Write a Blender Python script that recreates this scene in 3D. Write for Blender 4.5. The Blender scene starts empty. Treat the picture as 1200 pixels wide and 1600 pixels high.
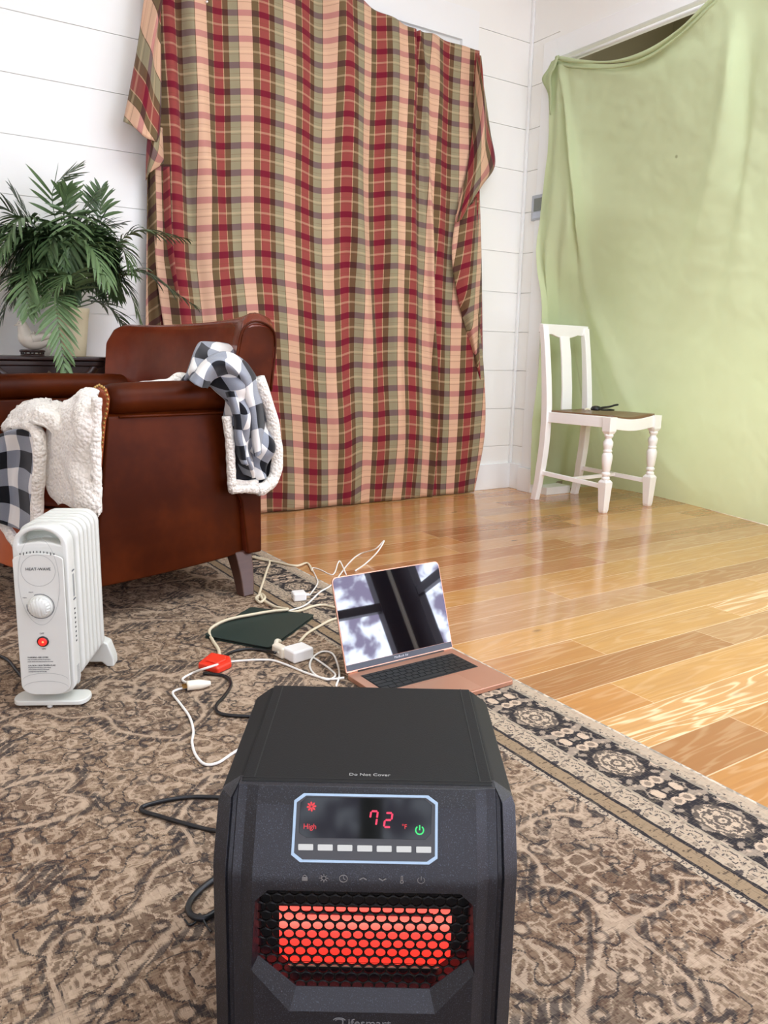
import bpy, bmesh, math, random
from math import pi, sin, cos, radians, sqrt
from mathutils import Vector, Matrix, noise

random.seed(7)
S = bpy.context.scene
COL = S.collection

# ------------------------------------------------------------------ camera
F_PX, PITCH, ROLL, YAW, CAM_H = 1230.0, radians(11.3), radians(1.2), radians(33.5), 0.72
_A = Matrix(((cos(YAW), -sin(YAW), 0), (0, 0, -1), (sin(YAW), cos(YAW), 0)))
_B = Matrix(((1, 0, 0), (0, cos(PITCH), -sin(PITCH)), (0, sin(PITCH), cos(PITCH))))
_C = Matrix(((cos(ROLL), -sin(ROLL), 0), (sin(ROLL), cos(ROLL), 0), (0, 0, 1)))
VIEW = _C @ _B @ _A                      # world -> view (x right, y down, z forward)
cam_data = bpy.data.cameras.new('camera')
cam = bpy.data.objects.new('camera', cam_data)
COL.objects.link(cam)
S.camera = cam
R = VIEW.transposed() @ Matrix(((1, 0, 0), (0, -1, 0), (0, 0, -1)))
cam.matrix_world = Matrix.Translation((0, 0, CAM_H)) @ R.to_4x4()
cam_data.sensor_fit = 'VERTICAL'
cam_data.sensor_height = 24.0
cam_data.lens = 24.0 * F_PX / 1600.0
cam_data.clip_start = 0.02

# ------------------------------------------------------------------ look
S.view_settings.view_transform = 'Standard'
S.view_settings.look = 'None'
S.view_settings.gamma = 1.0
S.view_settings.use_curve_mapping = False
S.view_settings.exposure = 0.31
S.cycles.max_bounces = 10
S.cycles.diffuse_bounces = 6
S.cycles.glossy_bounces = 4
S.cycles.caustics_reflective = False
S.cycles.caustics_refractive = False
S.cycles.sample_clamp_indirect = 6.0

# ------------------------------------------------------------------ sky
W = bpy.data.worlds.new('sky')
S.world = W
W.use_nodes = True
wt = W.node_tree
wt.nodes.clear()
w_out = wt.nodes.new('ShaderNodeOutputWorld')
w_bg = wt.nodes.new('ShaderNodeBackground')
w_tc = wt.nodes.new('ShaderNodeTexCoord')
w_no = wt.nodes.new('ShaderNodeTexNoise')
w_no.inputs['Scale'].default_value = 30
w_no.inputs['Detail'].default_value = 9
w_no.inputs['Distortion'].default_value = 0.5
w_cr = wt.nodes.new('ShaderNodeValToRGB')
w_cr.color_ramp.elements[0].position = 0.44
w_cr.color_ramp.elements[0].color = (0.20, 0.18, 0.28, 1)
w_cr.color_ramp.elements[1].position = 0.54
w_cr.color_ramp.elements[1].color = (0.77, 0.84, 1.0, 1)
wt.links.new(w_tc.outputs['Generated'], w_no.inputs['Vector'])
wt.links.new(w_no.outputs['Fac'], w_cr.inputs['Fac'])
wt.links.new(w_cr.outputs['Color'], w_bg.inputs['Color'])
w_bg.inputs['Strength'].default_value = 8.5
wt.links.new(w_bg.outputs[0], w_out.inputs[0])

# room extents
XR, YB, XL, YF, ZC = 3.015, 3.281, -2.1, -1.35, 2.75

def area(name, loc, aim, sx, sy, power, color=(1, 1, 1), portal=False):
    d = bpy.data.lights.new(name, 'AREA')
    d.shape = 'RECTANGLE'
    d.size, d.size_y, d.energy, d.color = sx, sy, power, color
    if portal:
        d.cycles.is_portal = True
    o = bpy.data.objects.new(name, d)
    COL.objects.link(o)
    o.location = loc
    o.rotation_euler = Vector(aim).to_track_quat('-Z', 'Y').to_euler()
    return o

# portals for daylight through the windows, then two added fill lamps
area('daylight_front', (2.2, YF - 0.25, 1.1), (0, 1, 0), 1.6, 1.9, 1, portal=True)
area('added_window_portal', (-0.95, YF - 0.25, 1.25), (0, 1, 0), 1.5, 1.6, 1, portal=True)  # portal for the window added to brighten the left side
area('daylight_right', (XR + 0.35, -0.35, 1.25), (-1, 0, 0), 1.5, 1.5, 1, portal=True)
area('ceiling_fill', (1.65, 0.75, ZC - 0.06), (0, 0, -1), 2.2, 2.2, 62, (0.80, 0.91, 1.0))  # added soft fill under the ceiling, no fixture
area('recess_fill', (4.06, 1.75, 0.75), (-1, 0, 0), 1.9, 1.2, 22, (0.96, 0.98, 1.0))  # added fill lamp that backlights the green sheet

# ------------------------------------------------------------------ geometry helpers
def ray(px, py):
    return VIEW.transposed() @ Vector(((px - 600) / F_PX, (py - 800) / F_PX, 1.0))

def on_plane(px, py, p0, n):
    d = ray(px, py)
    o = Vector((0, 0, CAM_H))
    t = (Vector(p0) - o).dot(Vector(n)) / d.dot(Vector(n))
    return o + d * t

def fl(px, py, z=0.0):
    return on_plane(px, py, (0, 0, z), (0, 0, 1))

def at_y(px, py, y):
    return on_plane(px, py, (0, y, 0), (0, 1, 0))

def at_x(px, py, x):
    return on_plane(px, py, (x, 0, 0), (1, 0, 0))

def link(name, me, mat=None, parent=None, smooth=False, mods=None):
    if mat is not None:
        for m in (mat if isinstance(mat, (list, tuple)) else [mat]):
            me.materials.append(m)
    if smooth:
        me.shade_smooth()
    o = bpy.data.objects.new(name, me)
    COL.objects.link(o)
    if parent is not None:
        o.parent = parent
    return o

def obj(name, bm, mat=None, parent=None, smooth=False, bevel=0.0, seg=2, angle=35):
    bmesh.ops.recalc_face_normals(bm, faces=bm.faces)
    me = bpy.data.meshes.new(name)
    bm.to_mesh(me)
    bm.free()
    o = link(name, me, mat, parent, smooth or bevel > 0)
    if bevel > 0:
        b = o.modifiers.new('bevel', 'BEVEL')
        b.width, b.segments, b.limit_method, b.angle_limit = bevel, seg, 'ANGLE', radians(angle)
        b.harden_normals = True
    return o

def tag(o, label=None, cat=None, group=None, kind=None):
    if label: o['label'] = label
    if cat: o['category'] = cat
    if group: o['group'] = group
    if kind: o['kind'] = kind
    return o

def thing(name, label, cat, loc=(0, 0, 0), rz=0.0, group=None):
    o = bpy.data.objects.new(name, None)
    COL.objects.link(o)
    o.location = loc
    o.rotation_euler = (0, 0, rz)
    o.empty_display_size = 0.05
    return tag(o, label, cat, group)

def box(bm, x0, x1, y0, y1, z0, z1, mtx=None):
    vs = [bm.verts.new((x, y, z)) for x in (x0, x1) for y in (y0, y1) for z in (z0, z1)]
    for f in ((0, 1, 3, 2), (4, 6, 7, 5), (0, 4, 5, 1), (2, 3, 7, 6), (0, 2, 6, 4), (1, 5, 7, 3)):
        bm.faces.new([vs[i] for i in f])
    if mtx is not None:
        for v in vs: v.co = mtx @ v.co
    return vs

def boxobj(name, x0, x1, y0, y1, z0, z1, mat, parent=None, bevel=0.0, seg=2):
    bm = bmesh.new()
    box(bm, x0, x1, y0, y1, z0, z1)
    return obj(name, bm, mat, parent, bevel=bevel, seg=seg)

def prism(bm, pts, a, b, mtx=None, cap=True):
    """2D outline pts extruded from height a to b along local z."""
    lo = [bm.verts.new((p[0], p[1], a)) for p in pts]
    hi = [bm.verts.new((p[0], p[1], b)) for p in pts]
    n = len(pts)
    for i in range(n):
        bm.faces.new((lo[i], lo[(i + 1) % n], hi[(i + 1) % n], hi[i]))
    if cap:
        bm.faces.new(list(reversed(lo)))
        bm.faces.new(hi)
    if mtx is not None:
        for v in lo + hi: v.co = mtx @ v.co
    return lo + hi

def frame_mtx(o, x, y):
    x = Vector(x).normalized(); y = Vector(y).normalized(); z = x.cross(y)
    m = Matrix((x, y, z)).transposed().to_4x4()
    m.translation = Vector(o)
    return m

def lathe(bm, prof, n=24, mtx=None, cap=True):
    rings = []
    for r, z in prof:
        rings.append([bm.verts.new((r * cos(2 * pi * i / n), r * sin(2 * pi * i / n), z)) for i in range(n)])
    for a, b in zip(rings, rings[1:]):
        for i in range(n):
            bm.faces.new((a[i], a[(i + 1) % n], b[(i + 1) % n], b[i]))
    if cap:
        bm.faces.new(list(reversed(rings[0])))
        bm.faces.new(rings[-1])
    if mtx is not None:
        for ring in rings:
            for v in ring: v.co = mtx @ v.co

def cr(p, t):
    """Catmull-Rom through list p at t in 0..1"""
    n = len(p) - 1
    if n == 0: return Vector(p[0])
    f = min(max(t, 0), 1) * n
    i = min(int(f), n - 1)
    u = f - i
    p1, p2 = Vector(p[i]), Vector(p[i + 1])
    p0 = Vector(p[i - 1]) if i > 0 else p1 * 2 - p2
    p3 = Vector(p[i + 2]) if i + 2 <= n else p2 * 2 - p1
    return 0.5 * ((2 * p1) + (p2 - p0) * u + (2 * p0 - 5 * p1 + 4 * p2 - p3) * u * u + (3 * p1 - p0 - 3 * p2 + p3) * u ** 3)

def tube(bm, pts, r, n=8, steps=None, flat=1.0, rad=None):
    steps = steps or max(2, (len(pts) - 1) * 8)
    P = [cr(pts, i / steps) for i in range(steps + 1)]
    up = Vector((0, 0, 1))
    rings = []
    side = None
    for i, p in enumerate(P):
        t = (P[min(i + 1, steps)] - P[max(i - 1, 0)])
        if t.length < 1e-9: t = Vector((1, 0, 0))
        t.normalize()
        if side is None:
            side = t.cross(up)
            if side.length < 0.05: side = t.cross(Vector((0, 1, 0)))
        side = (side - t * side.dot(t)).normalized()
        nn = side.cross(t)
        rr = rad(i / steps) * r if rad else r
        rings.append([bm.verts.new(p + side * (rr * cos(2 * pi * k / n)) + nn * (rr * flat * sin(2 * pi * k / n))) for k in range(n)])
    for a, b in zip(rings, rings[1:]):
        for k in range(n):
            bm.faces.new((a[k], a[(k + 1) % n], b[(k + 1) % n], b[k]))
    bm.faces.new(rings[0]); bm.faces.new(list(reversed(rings[-1])))

def bar(bm, a, b, w, h, up=(0, 0, 1)):
    """rectangular bar from a to b"""
    a, b = Vector(a), Vector(b)
    t = (b - a).normalized()
    s = t.cross(Vector(up)).normalized()
    u = s.cross(t)
    vs = []
    for p in (a, b):
        for x, y in ((-1, -1), (1, -1), (1, 1), (-1, 1)):
            vs.append(bm.verts.new(p + s * (x * w / 2) + u * (y * h / 2)))
    for f in ((3, 2, 1, 0), (4, 5, 6, 7), (0, 1, 5, 4), (1, 2, 6, 5), (2, 3, 7, 6), (3, 0, 4, 7)):
        bm.faces.new([vs[i] for i in f])

def sheet(name, rows, mat, parent=None, nu=24, nv=30, thick=0.0, disp=None, uvfn=None, sub=0, uvs=1.0):
    """cloth surface through a grid of control points"""
    bm = bmesh.new()
    uvl = bm.loops.layers.uv.new('UVMap')
    grid = []
    wl = sum((Vector(r[-1]) - Vector(r[0])).length for r in rows) / len(rows)
    hl = sum((Vector(b[len(b) // 2]) - Vector(a[len(a) // 2])).length for a, b in zip(rows, rows[1:]))
    U = {}
    for j in range(nv + 1):
        v = j / nv
        line = []
        for i in range(nu + 1):
            u = i / nu
            p = cr([cr(r, u) for r in rows], v)
            if disp: p = p + Vector(disp(u, v, p))
            vt = bm.verts.new(p)
            U[vt] = uvfn(u, v, p) if uvfn else (u * wl * uvs, v * hl * uvs)
            line.append(vt)
        grid.append(line)
    for j in range(nv):
        for i in range(nu):
            bm.faces.new((grid[j][i], grid[j + 1][i], grid[j + 1][i + 1], grid[j][i + 1]))
    for f in bm.faces:
        for l in f.loops: l[uvl].uv = U[l.vert]
    me = bpy.data.meshes.new(name)
    bm.to_mesh(me); bm.free()
    o = link(name, me, mat, parent, True)
    if thick:
        s = o.modifiers.new('thickness', 'SOLIDIFY')
        s.thickness, s.offset = thick, 0.0
    if sub:
        m = o.modifiers.new('sub', 'SUBSURF'); m.levels = m.render_levels = sub
    return o

def baked(o):
    """apply the modifiers of o to its mesh"""
    dg = bpy.context.evaluated_depsgraph_get()
    dg.update()
    me = bpy.data.meshes.new_from_object(o.evaluated_get(dg))
    old = o.data
    o.modifiers.clear()
    o.data = me
    bpy.data.meshes.remove(old)

def text(name, s, size, mtx, mat, parent=None, extrude=0.0003, align='CENTER', spacing=1.0):
    c = bpy.data.curves.new(name, 'FONT')
    c.body, c.size, c.extrude, c.align_x, c.align_y = s, size, extrude, align, 'CENTER'
    c.space_character = spacing
    c.resolution_u = 3
    t = bpy.data.objects.new(name + '_curve', c)
    COL.objects.link(t)
    dg = bpy.context.evaluated_depsgraph_get(); dg.update()
    me = bpy.data.meshes.new_from_object(t.evaluated_get(dg))
    bpy.data.objects.remove(t); bpy.data.curves.remove(c)
    me.transform(mtx)
    return link(name, me, mat, parent)

# ------------------------------------------------------------------ materials
def lin(c):
    return tuple(((x / 255) / 12.92 if x / 255 <= 0.04045 else ((x / 255 + 0.055) / 1.055) ** 2.4) for x in c) + (1.0,)

class NT:
    def __init__(s, name, rough=0.5, metal=0.0, spec=0.5, coat=0.0, sheen=0.0):
        s.m = bpy.data.materials.new(name)
        s.m.use_nodes = True
        s.t = s.m.node_tree
        s.b = s.t.nodes['Principled BSDF']
        s.b.inputs['Roughness'].default_value = rough
        s.b.inputs['Metallic'].default_value = metal
        s.b.inputs['Specular IOR Level'].default_value = spec
        s.b.inputs['Coat Weight'].default_value = coat
        s.b.inputs['Sheen Weight'].default_value = sheen
        s.b.inputs['Coat Roughness'].default_value = 0.08
    def set(s, sock, v):
        if v is None: return
        if isinstance(v, bpy.types.NodeSocket): s.t.links.new(v, sock)
        else:
            if isinstance(v, tuple) and len(v) == 3 and sock.type == 'RGBA': v = v + (1.0,)
            sock.default_value = v
    def node(s, typ, **kw):
        n = s.t.nodes.new(typ)
        for k, v in kw.items():
            if hasattr(n, k): setattr(n, k, v)
            else: s.set(n.inputs[k.replace('_', ' ')], v)
        return n
    def math(s, op, a, b=None, c=None, clamp=False):
        n = s.t.nodes.new('ShaderNodeMath'); n.operation = op; n.use_clamp = clamp
        s.set(n.inputs[0], a); s.set(n.inputs[1], b); s.set(n.inputs[2], c)
        return n.outputs[0]
    def mix(s, f, a, b, mode='MIX'):
        n = s.t.nodes.new('ShaderNodeMix'); n.data_type = 'RGBA'; n.blend_type = mode
        s.set(n.inputs[0], f); s.set(n.inputs[6], a); s.set(n.inputs[7], b)
        return n.outputs[2]
    def ramp(s, f, stops, const=False):
        n = s.t.nodes.new('ShaderNodeValToRGB')
        e = n.color_ramp.elements
        if const: n.color_ramp.interpolation = 'CONSTANT'
        while len(e) < len(stops): e.new(0.5)
        for i, (p, c) in enumerate(stops):
            e[i].position = p
            e[i].color = c if len(c) == 4 else tuple(c) + (1.0,)
        s.set(n.inputs[0], f)
        return n.outputs[0]
    def step(s, x, lo, hi):
        """smooth 0..1 between lo and hi"""
        n = s.t.nodes.new('ShaderNodeMapRange'); n.interpolation_type = 'SMOOTHSTEP'
        s.set(n.inputs[0], x); s.set(n.inputs[1], lo); s.set(n.inputs[2], hi)
        return n.outputs[0]
    def noise(s, vec=None, scale=5, detail=3, rough=0.5, dist=0.0, out='Fac'):
        n = s.t.nodes.new('ShaderNodeTexNoise')
        n.inputs['Scale'].default_value = scale; n.inputs['Detail'].default_value = detail
        n.inputs['Roughness'].default_value = rough; n.inputs['Distortion'].default_value = dist
        if vec is not None: s.t.links.new(vec, n.inputs['Vector'])
        return n.outputs[out]
    def voro(s, vec=None, scale=5, feature='F1', out='Distance', rnd=1.0):
        n = s.t.nodes.new('ShaderNodeTexVoronoi'); n.feature = feature
        n.inputs['Scale'].default_value = scale
        n.inputs['Randomness'].default_value = rnd
        if vec is not None: s.t.links.new(vec, n.inputs['Vector'])
        return n.outputs[out]
    def coord(s, which='Object'):
        if not hasattr(s, '_tc'): s._tc = s.t.nodes.new('ShaderNodeTexCoord')
        return s._tc.outputs[which]
    def sep(s, v):
        n = s.t.nodes.new('ShaderNodeSeparateXYZ'); s.t.links.new(v, n.inputs[0]); return n.outputs
    def comb(s, x, y, z=0.0):
        n = s.t.nodes.new('ShaderNodeCombineXYZ')
        s.set(n.inputs[0], x); s.set(n.inputs[1], y); s.set(n.inputs[2], z)
        return n.outputs[0]
    def vscale(s, v, sc):
        n = s.t.nodes.new('ShaderNodeVectorMath'); n.operation = 'MULTIPLY'
        s.t.links.new(v, n.inputs[0]); n.inputs[1].default_value = sc
        return n.outputs[0]
    def bump(s, h, strength=0.3, dist=0.01):
        n = s.t.nodes.new('ShaderNodeBump')
        n.inputs['Strength'].default_value = strength; n.inputs['Distance'].default_value = dist
        s.t.links.new(h, n.inputs['Height'])
        s.t.links.new(n.outputs[0], s.b.inputs['Normal'])
    def color(s, c):
        s.set(s.b.inputs['Base Color'], c); return s
    def emit(s, c, st):
        s.set(s.b.inputs['Emission Color'], c); s.b.inputs['Emission Strength'].default_value = st
        return s

def plain(name, rgb, rough=0.5, var=0.06, scale=30, bump=0.0, bscale=300, **kw):
    """one colour with a slight procedural variation"""
    k = NT(name, rough, **kw)
    c = lin(rgb)
    n = k.noise(k.coord(), scale, 3)
    k.color(k.mix(n, tuple(x * (1 - var) for x in c[:3]), tuple(min(1, x * (1 + var)) for x in c[:3])))
    if bump: k.bump(k.noise(k.coord(), bscale, 2), bump, 0.002)
    return k.m

def glow(name, rgb, st):
    k = NT(name, 0.6)
    k.color((0.02, 0.02, 0.02)); k.emit(lin(rgb), st)
    return k.m

M = {}
M['wall'] = plain('white_paint', (244, 243, 238), 0.55, 0.01, 2)
M['trim'] = plain('white_trim_paint', (243, 244, 243), 0.4, 0.01, 3)
M['ceiling'] = plain('ceiling_paint', (245, 243, 238), 0.8, 0.01, 2)
M['taupe'] = plain('taupe_wall', (150, 142, 118), 0.7, 0.03, 2)
M['groove'] = plain('groove_paint', (178, 176, 165), 0.8, 0.02, 3)

def mat_floor():
    k = NT('oak_planks', 0.16, coat=0.25)
    at = k.node('ShaderNodeAttribute'); at.attribute_name = 'tone'
    rnd = at.outputs['Alpha']
    x, y, z = k.sep(k.coord('UV'))[:3]
    off = k.math('MULTIPLY', rnd, 37.0)
    gv = k.comb(k.math('MULTIPLY_ADD', x, 1.3, off), k.math('MULTIPLY', y, 13.0), off)
    fine = k.noise(k.comb(k.math('MULTIPLY_ADD', x, 5.0, off), k.math('MULTIPLY', y, 120.0), off), 1.0, 3)
    n = k.noise(gv, 0.9, 3, 0.45, 0.5)
    rings = k.math('PINGPONG', k.math('MULTIPLY', n, 26.0), 1.0)
    ringm = k.step(rings, 0.45, 0.95)
    light = k.mix(1.0, at.outputs['Color'], (0.8, 0.66, 0.5, 1), 'SCREEN')
    strong = k.step(rnd, 0.80, 0.82)
    amt = k.math('MULTIPLY_ADD', strong, 0.62, 0.14)
    c = k.mix(k.math('MULTIPLY', ringm, amt), at.outputs['Color'], (0.92, 0.68, 0.42, 1))
    c = k.mix(k.math('MULTIPLY', k.step(fine, 0.42, 0.7), 0.22), c, (0.30, 0.12, 0.035, 1))
    blot = k.noise(k.comb(k.math('MULTIPLY_ADD', x, 4.0, off), k.math('MULTIPLY', y, 9.0), off), 1.0, 3)
    c = k.mix(k.math('MULTIPLY', k.step(blot, 0.5, 0.8), 0.45), c, (0.42, 0.20, 0.075, 1))
    kn = k.voro(k.comb(k.math('MULTIPLY_ADD', x, 2.2, off), k.math('MULTIPLY', y, 5.5), off), 1.0)
    c = k.mix(k.math('MULTIPLY', k.step(kn, 0.06, 0.02), 0.6), c, (0.10, 0.04, 0.015, 1))
    e = k.math('PINGPONG', y, PW / 2)
    seam = k.math('MAXIMUM', k.step(e, 0.0022, 0.0008), k.step(x, 0.0022, 0.0008))
    c = k.mix(k.math('MULTIPLY', seam, 0.6), c, (0.88, 0.66, 0.42, 1))  # pale tint paints in the light caught by plank bevels
    k.color(c)
    k.set(k.b.inputs['Roughness'], k.math('MULTIPLY_ADD', fine, 0.12, 0.11))
    k.bump(k.math('MULTIPLY_ADD', seam, -1.0, k.math('MULTIPLY', fine, 0.12)), 0.12, 0.002)
    return k.m

def mat_rug():
    k = NT('woven_rug', 0.95, spec=0.15)
    X, Y, Z = k.sep(k.coord())[:3]
    wob = k.noise(k.coord(), 60, 2)
    w2 = k.math('MULTIPLY_ADD', wob, 0.006, -0.003)
    d = k.math('ADD', k.math('SUBTRACT', RUG_X1, X), w2)
    sd = k.math('SNAP', d, 0.0024); sy = k.math('SNAP', k.math('ADD', Y, w2), 0.0024)
    # palette
    lt, mid, tan, brn, drk, gry = [lin(c) for c in ((186, 162, 138), (118, 99, 82), (136, 114, 93), (84, 62, 50), (44, 41, 44), (98, 90, 83))]
    # ---- field: mirrored arabesques
    fx = k.math('PINGPONG', k.math('ADD', sd, 0.18), 0.46)
    fy = k.math('PINGPONG', k.math('ADD', sy, 5.12), 0.58)
    fv = k.comb(fx, fy)
    big = k.noise(fv, 4.0, 1, 0.4)
    med = k.noise(fv, 15, 2, 0.5, 0.4)
    sml = k.noise(fv, 44, 2, 0.55, 0.6)
    zone = k.step(k.math('PINGPONG', k.math('MULTIPLY', big, 5.0), 1.0), 0.42, 0.55)
    c = k.mix(zone, tan, mid)
    c = k.mix(k.math('MULTIPLY', k.step(k.noise(k.coord(), 1.3, 2), 0.48, 0.62), 0.55), c, lin((104, 78, 60)))
    c = k.mix(k.math('MULTIPLY', k.step(k.noise(k.coord(), 2.1, 2), 0.56, 0.66), 0.45), c, lt)
    l2 = k.math('PINGPONG', k.math('MULTIPLY', sml, 7.0), 1.0)
    c = k.mix(k.math('MULTIPLY', k.step(l2, 0.62, 0.85), 0.62), c, lt)
    c = k.mix(k.math('MULTIPLY', k.step(l2, 0.24, 0.10), 0.72), c, brn)
    l1 = k.math('PINGPONG', k.math('MULTIPLY', med, 8.0), 1.0)
    c = k.mix(k.math('MULTIPLY', k.step(l1, 0.14, 0.07), 0.85), c, drk)
    c = k.mix(k.math('MULTIPLY', k.step(l1, 0.80, 0.90), 0.75), c, lt)
    # bold medallion outlines
    l0 = k.math('PINGPONG', k.math('MULTIPLY', big, 5.0), 1.0)
    hook = k.math('LESS_THAN', k.math('ABSOLUTE', k.math('SUBTRACT', k.math('PINGPONG', k.math('ADD', sy, sd), 0.02), 0.01)), 0.007)
    c = k.mix(k.math('MULTIPLY', k.math('MULTIPLY', k.step(l0, 0.36, 0.42), k.step(l0, 0.56, 0.50)), k.math('MULTIPLY', hook, 0.75)), c, drk)
    c = k.mix(k.math('MULTIPLY', k.math('MULTIPLY', k.step(l0, 0.56, 0.60), k.step(l0, 0.68, 0.64)), 0.7), c, lt)
    # scattered small rosettes
    vd = k.voro(fv, 17.0)
    c = k.mix(k.math('MULTIPLY', k.math('MULTIPLY', k.step(vd, 0.17, 0.20), k.step(vd, 0.27, 0.24)), 0.6), c, drk)
    c = k.mix(k.math('MULTIPLY', k.step(vd, 0.17, 0.13), 0.7), c, lt)
    c = k.mix(k.math('MULTIPLY', k.step(vd, 0.07, 0.05), 0.7), c, brn)
    field = c
    # ---- main border: cream flowers on near-black ground
    by = k.math('PINGPONG', k.math('ADD', sy, 5.03), 0.105)
    bx = k.math('ABSOLUTE', k.math('SUBTRACT', sd, 0.0975))
    bv = k.comb(bx, by)
    fl1 = k.voro(bv, 31.0)
    nb = k.noise(bv, 42, 2, 0.5, 0.8)
    c = k.mix(k.step(nb, 0.53, 0.57), drk, lin((150, 134, 118)))
    c = k.mix(k.step(fl1, 0.42, 0.38), c, lin((196, 172, 148)))
    c = k.mix(k.math('MULTIPLY', k.step(fl1, 0.25, 0.22), 0.8), c, lin((108, 94, 84)))
    c = k.mix(k.step(fl1, 0.12, 0.10), c, lt)
    # large palmettes
    pd = k.math('SQRT', k.math('ADD', k.math('POWER', k.math('MULTIPLY', bx, 1.0), 2.0), k.math('POWER', k.math('MULTIPLY', by, 0.8), 2.0)))
    pr = k.math('PINGPONG', k.math('MULTIPLY_ADD', k.noise(bv, 75, 2), 0.034, pd), 0.0065)
    pin = k.step(pd, 0.040, 0.037)
    c = k.mix(pin, c, k.mix(k.step(pr, 0.003, 0.0045), lin((92, 82, 74)), lin((192, 170, 146))))
    main = c
    # ---- narrow guards
    gy = k.math('PINGPONG', k.math('ADD', sy, 5.0), 0.03)
    gv = k.comb(sd, gy)
    gn = k.math('PINGPONG', k.math('MULTIPLY', k.noise(gv, 48, 1, 0.5, 1.0), 7.0), 1.0)
    guard = k.mix(k.step(gn, 0.30, 0.18), lin((178, 160, 138)), lin((78, 70, 68)))
    guard = k.mix(k.math('MULTIPLY', k.step(gn, 0.7, 0.85), 0.6), guard, lt)
    guard = k.mix(k.math('MULTIPLY', k.step(k.voro(gv, 52.0), 0.34, 0.28), 0.55), guard, lin((96, 84, 76)))
    tanband = k.mix(k.step(gn, 0.22, 0.12), lin((146, 124, 98)), lin((92, 76, 62)))
    out = k.mix(k.step(wob, 0.45, 0.55), lin((150, 140, 126)), lin((205, 194, 176)))
    def over(base, a, b, col):
        m = k.math('MULTIPLY', k.math('GREATER_THAN', d, a), k.math('LESS_THAN', d, b))
        return k.mix(m, base, col)
    c = field
    c = over(c, -0.1, 0.008, out)
    c = over(c, 0.008, 0.038, guard)
    c = over(c, 0.038, 0.044, lin((150, 138, 122)))
    c = over(c, 0.044, 0.151, main)
    c = over(c, 0.151, 0.156, lin((160, 146, 126)))
    c = over(c, 0.156, 0.198, guard)
    c = over(c, 0.198, 0.205, drk)
    c = over(c, 0.205, 0.232, tanband)
    c = over(c, 0.232, 0.239, drk)
    c = over(c, 0.239, 0.250, guard)
    # ---- wear and weave
    cx = k.noise(k.comb(k.math('MULTIPLY', X, 430.0), k.math('MULTIPLY', Y, 40.0)), 1.0, 2)
    cy = k.noise(k.comb(k.math('MULTIPLY', X, 40.0), k.math('MULTIPLY', Y, 430.0)), 1.0, 2)
    weave = k.math('MAXIMUM', cx, cy)
    c = k.mix(k.math('MULTIPLY', k.step(weave, 0.54, 0.76), 0.42), c, lin((158, 141, 116)))
    c = k.mix(k.math('MULTIPLY', k.step(k.math('MINIMUM', cx, cy), 0.44, 0.26), 0.5), c, lin((56, 46, 38)))
    k.color(c)
    k.bump(weave, 0.5, 0.002)
    return k.m

def mat_plaid():
    k = NT('plaid_cotton', 0.85, spec=0.2, sheen=0.1)
    u, v, _ = k.sep(k.coord('UV'))[:3]
    fu = k.math('FRACT', u)
    cream, olive, red, brn, sage, tl = [lin(c) for c in ((220, 178, 148), (112, 92, 62), (150, 70, 64), (110, 82, 56), (152, 142, 112), (190, 154, 120))]
    warp = k.ramp(fu, [(0.0, cream), (0.27, lin((96, 70, 44))), (0.285, olive), (0.42, tl), (0.435, red), (0.655, tl), (0.67, brn), (0.785, lin((96, 76, 48))), (0.79, sage), (0.985, lin((100, 78, 50)))], True)
    fv = k.math('FRACT', v)
    warp2 = k.ramp(fu, [(0.0, lin((192, 132, 122))), (0.27, lin((84, 54, 46))), (0.42, lin((124, 60, 60))), (0.435, lin((118, 20, 42))), (0.655, lin((122, 56, 56))), (0.67, lin((78, 42, 36))), (0.79, lin((118, 96, 92))), (0.985, lin((84, 54, 46)))], True)
    c = k.mix(k.math('LESS_THAN', fv, 0.24), warp, warp2)
    pale = k.math('LESS_THAN', k.math('ABSOLUTE', k.math('SUBTRACT', fv, 0.60)), 0.04)
    c = k.mix(k.math('MULTIPLY', pale, 0.22), c, lin((245, 214, 170)))
    th = k.math('LESS_THAN', k.math('ABSOLUTE', k.math('SUBTRACT', fv, 0.70)), 0.014)
    c = k.mix(k.math('MULTIPLY', th, 0.35), c, lin((110, 70, 40)))
    th2 = k.math('LESS_THAN', k.math('ABSOLUTE', k.math('SUBTRACT', fv, 0.44)), 0.012)
    c = k.mix(k.math('MULTIPLY', th2, 0.3), c, lin((110, 70, 40)))
    fine = k.noise(k.comb(k.math('MULTIPLY', u, 90.0), k.math('MULTIPLY', v, 90.0)), 1.0, 1)
    c = k.mix(k.math('MULTIPLY', fine, 0.14), c, (0.0, 0.0, 0.0, 1))
    k.color(c)
    k.bump(fine, 0.15, 0.001)
    return k.m

def mat_check():
    k = NT('buffalo_check_flannel', 0.9, spec=0.15, sheen=0.2)
    u, v, _ = k.sep(k.coord('UV'))[:3]
    a = k.math('LESS_THAN', k.math('FRACT', u), 0.5)
    b = k.math('LESS_THAN', k.math('FRACT', v), 0.5)
    s = k.math('ADD', a, b)
    tw = k.noise(k.comb(k.math('MULTIPLY', u, 60.0), k.math('MULTIPLY', v, 60.0)), 1.0, 2)
    grey = k.mix(tw, lin((110, 114, 124)), lin((168, 172, 180)))
    c = k.mix(k.step(s, 0.5, 0.6), lin((238, 234, 228)), grey)
    c = k.mix(k.step(s, 1.5, 1.6), c, lin((24, 25, 30)))
    k.color(c); k.bump(tw, 0.2, 0.002)
    return k.m

def mat_sherpa():
    k = NT('cream_sherpa', 0.98, spec=0.1, sheen=0.5)
    v = k.voro(k.coord(), 120, 'F1')
    n = k.noise(k.coord(), 70, 3)
    k.color(k.mix(n, lin((232, 222, 206)), lin((252, 246, 236))))
    k.bump(k.math('MULTIPLY_ADD', v, -0.8, n), 0.9, 0.006)
    return k.m

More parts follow.
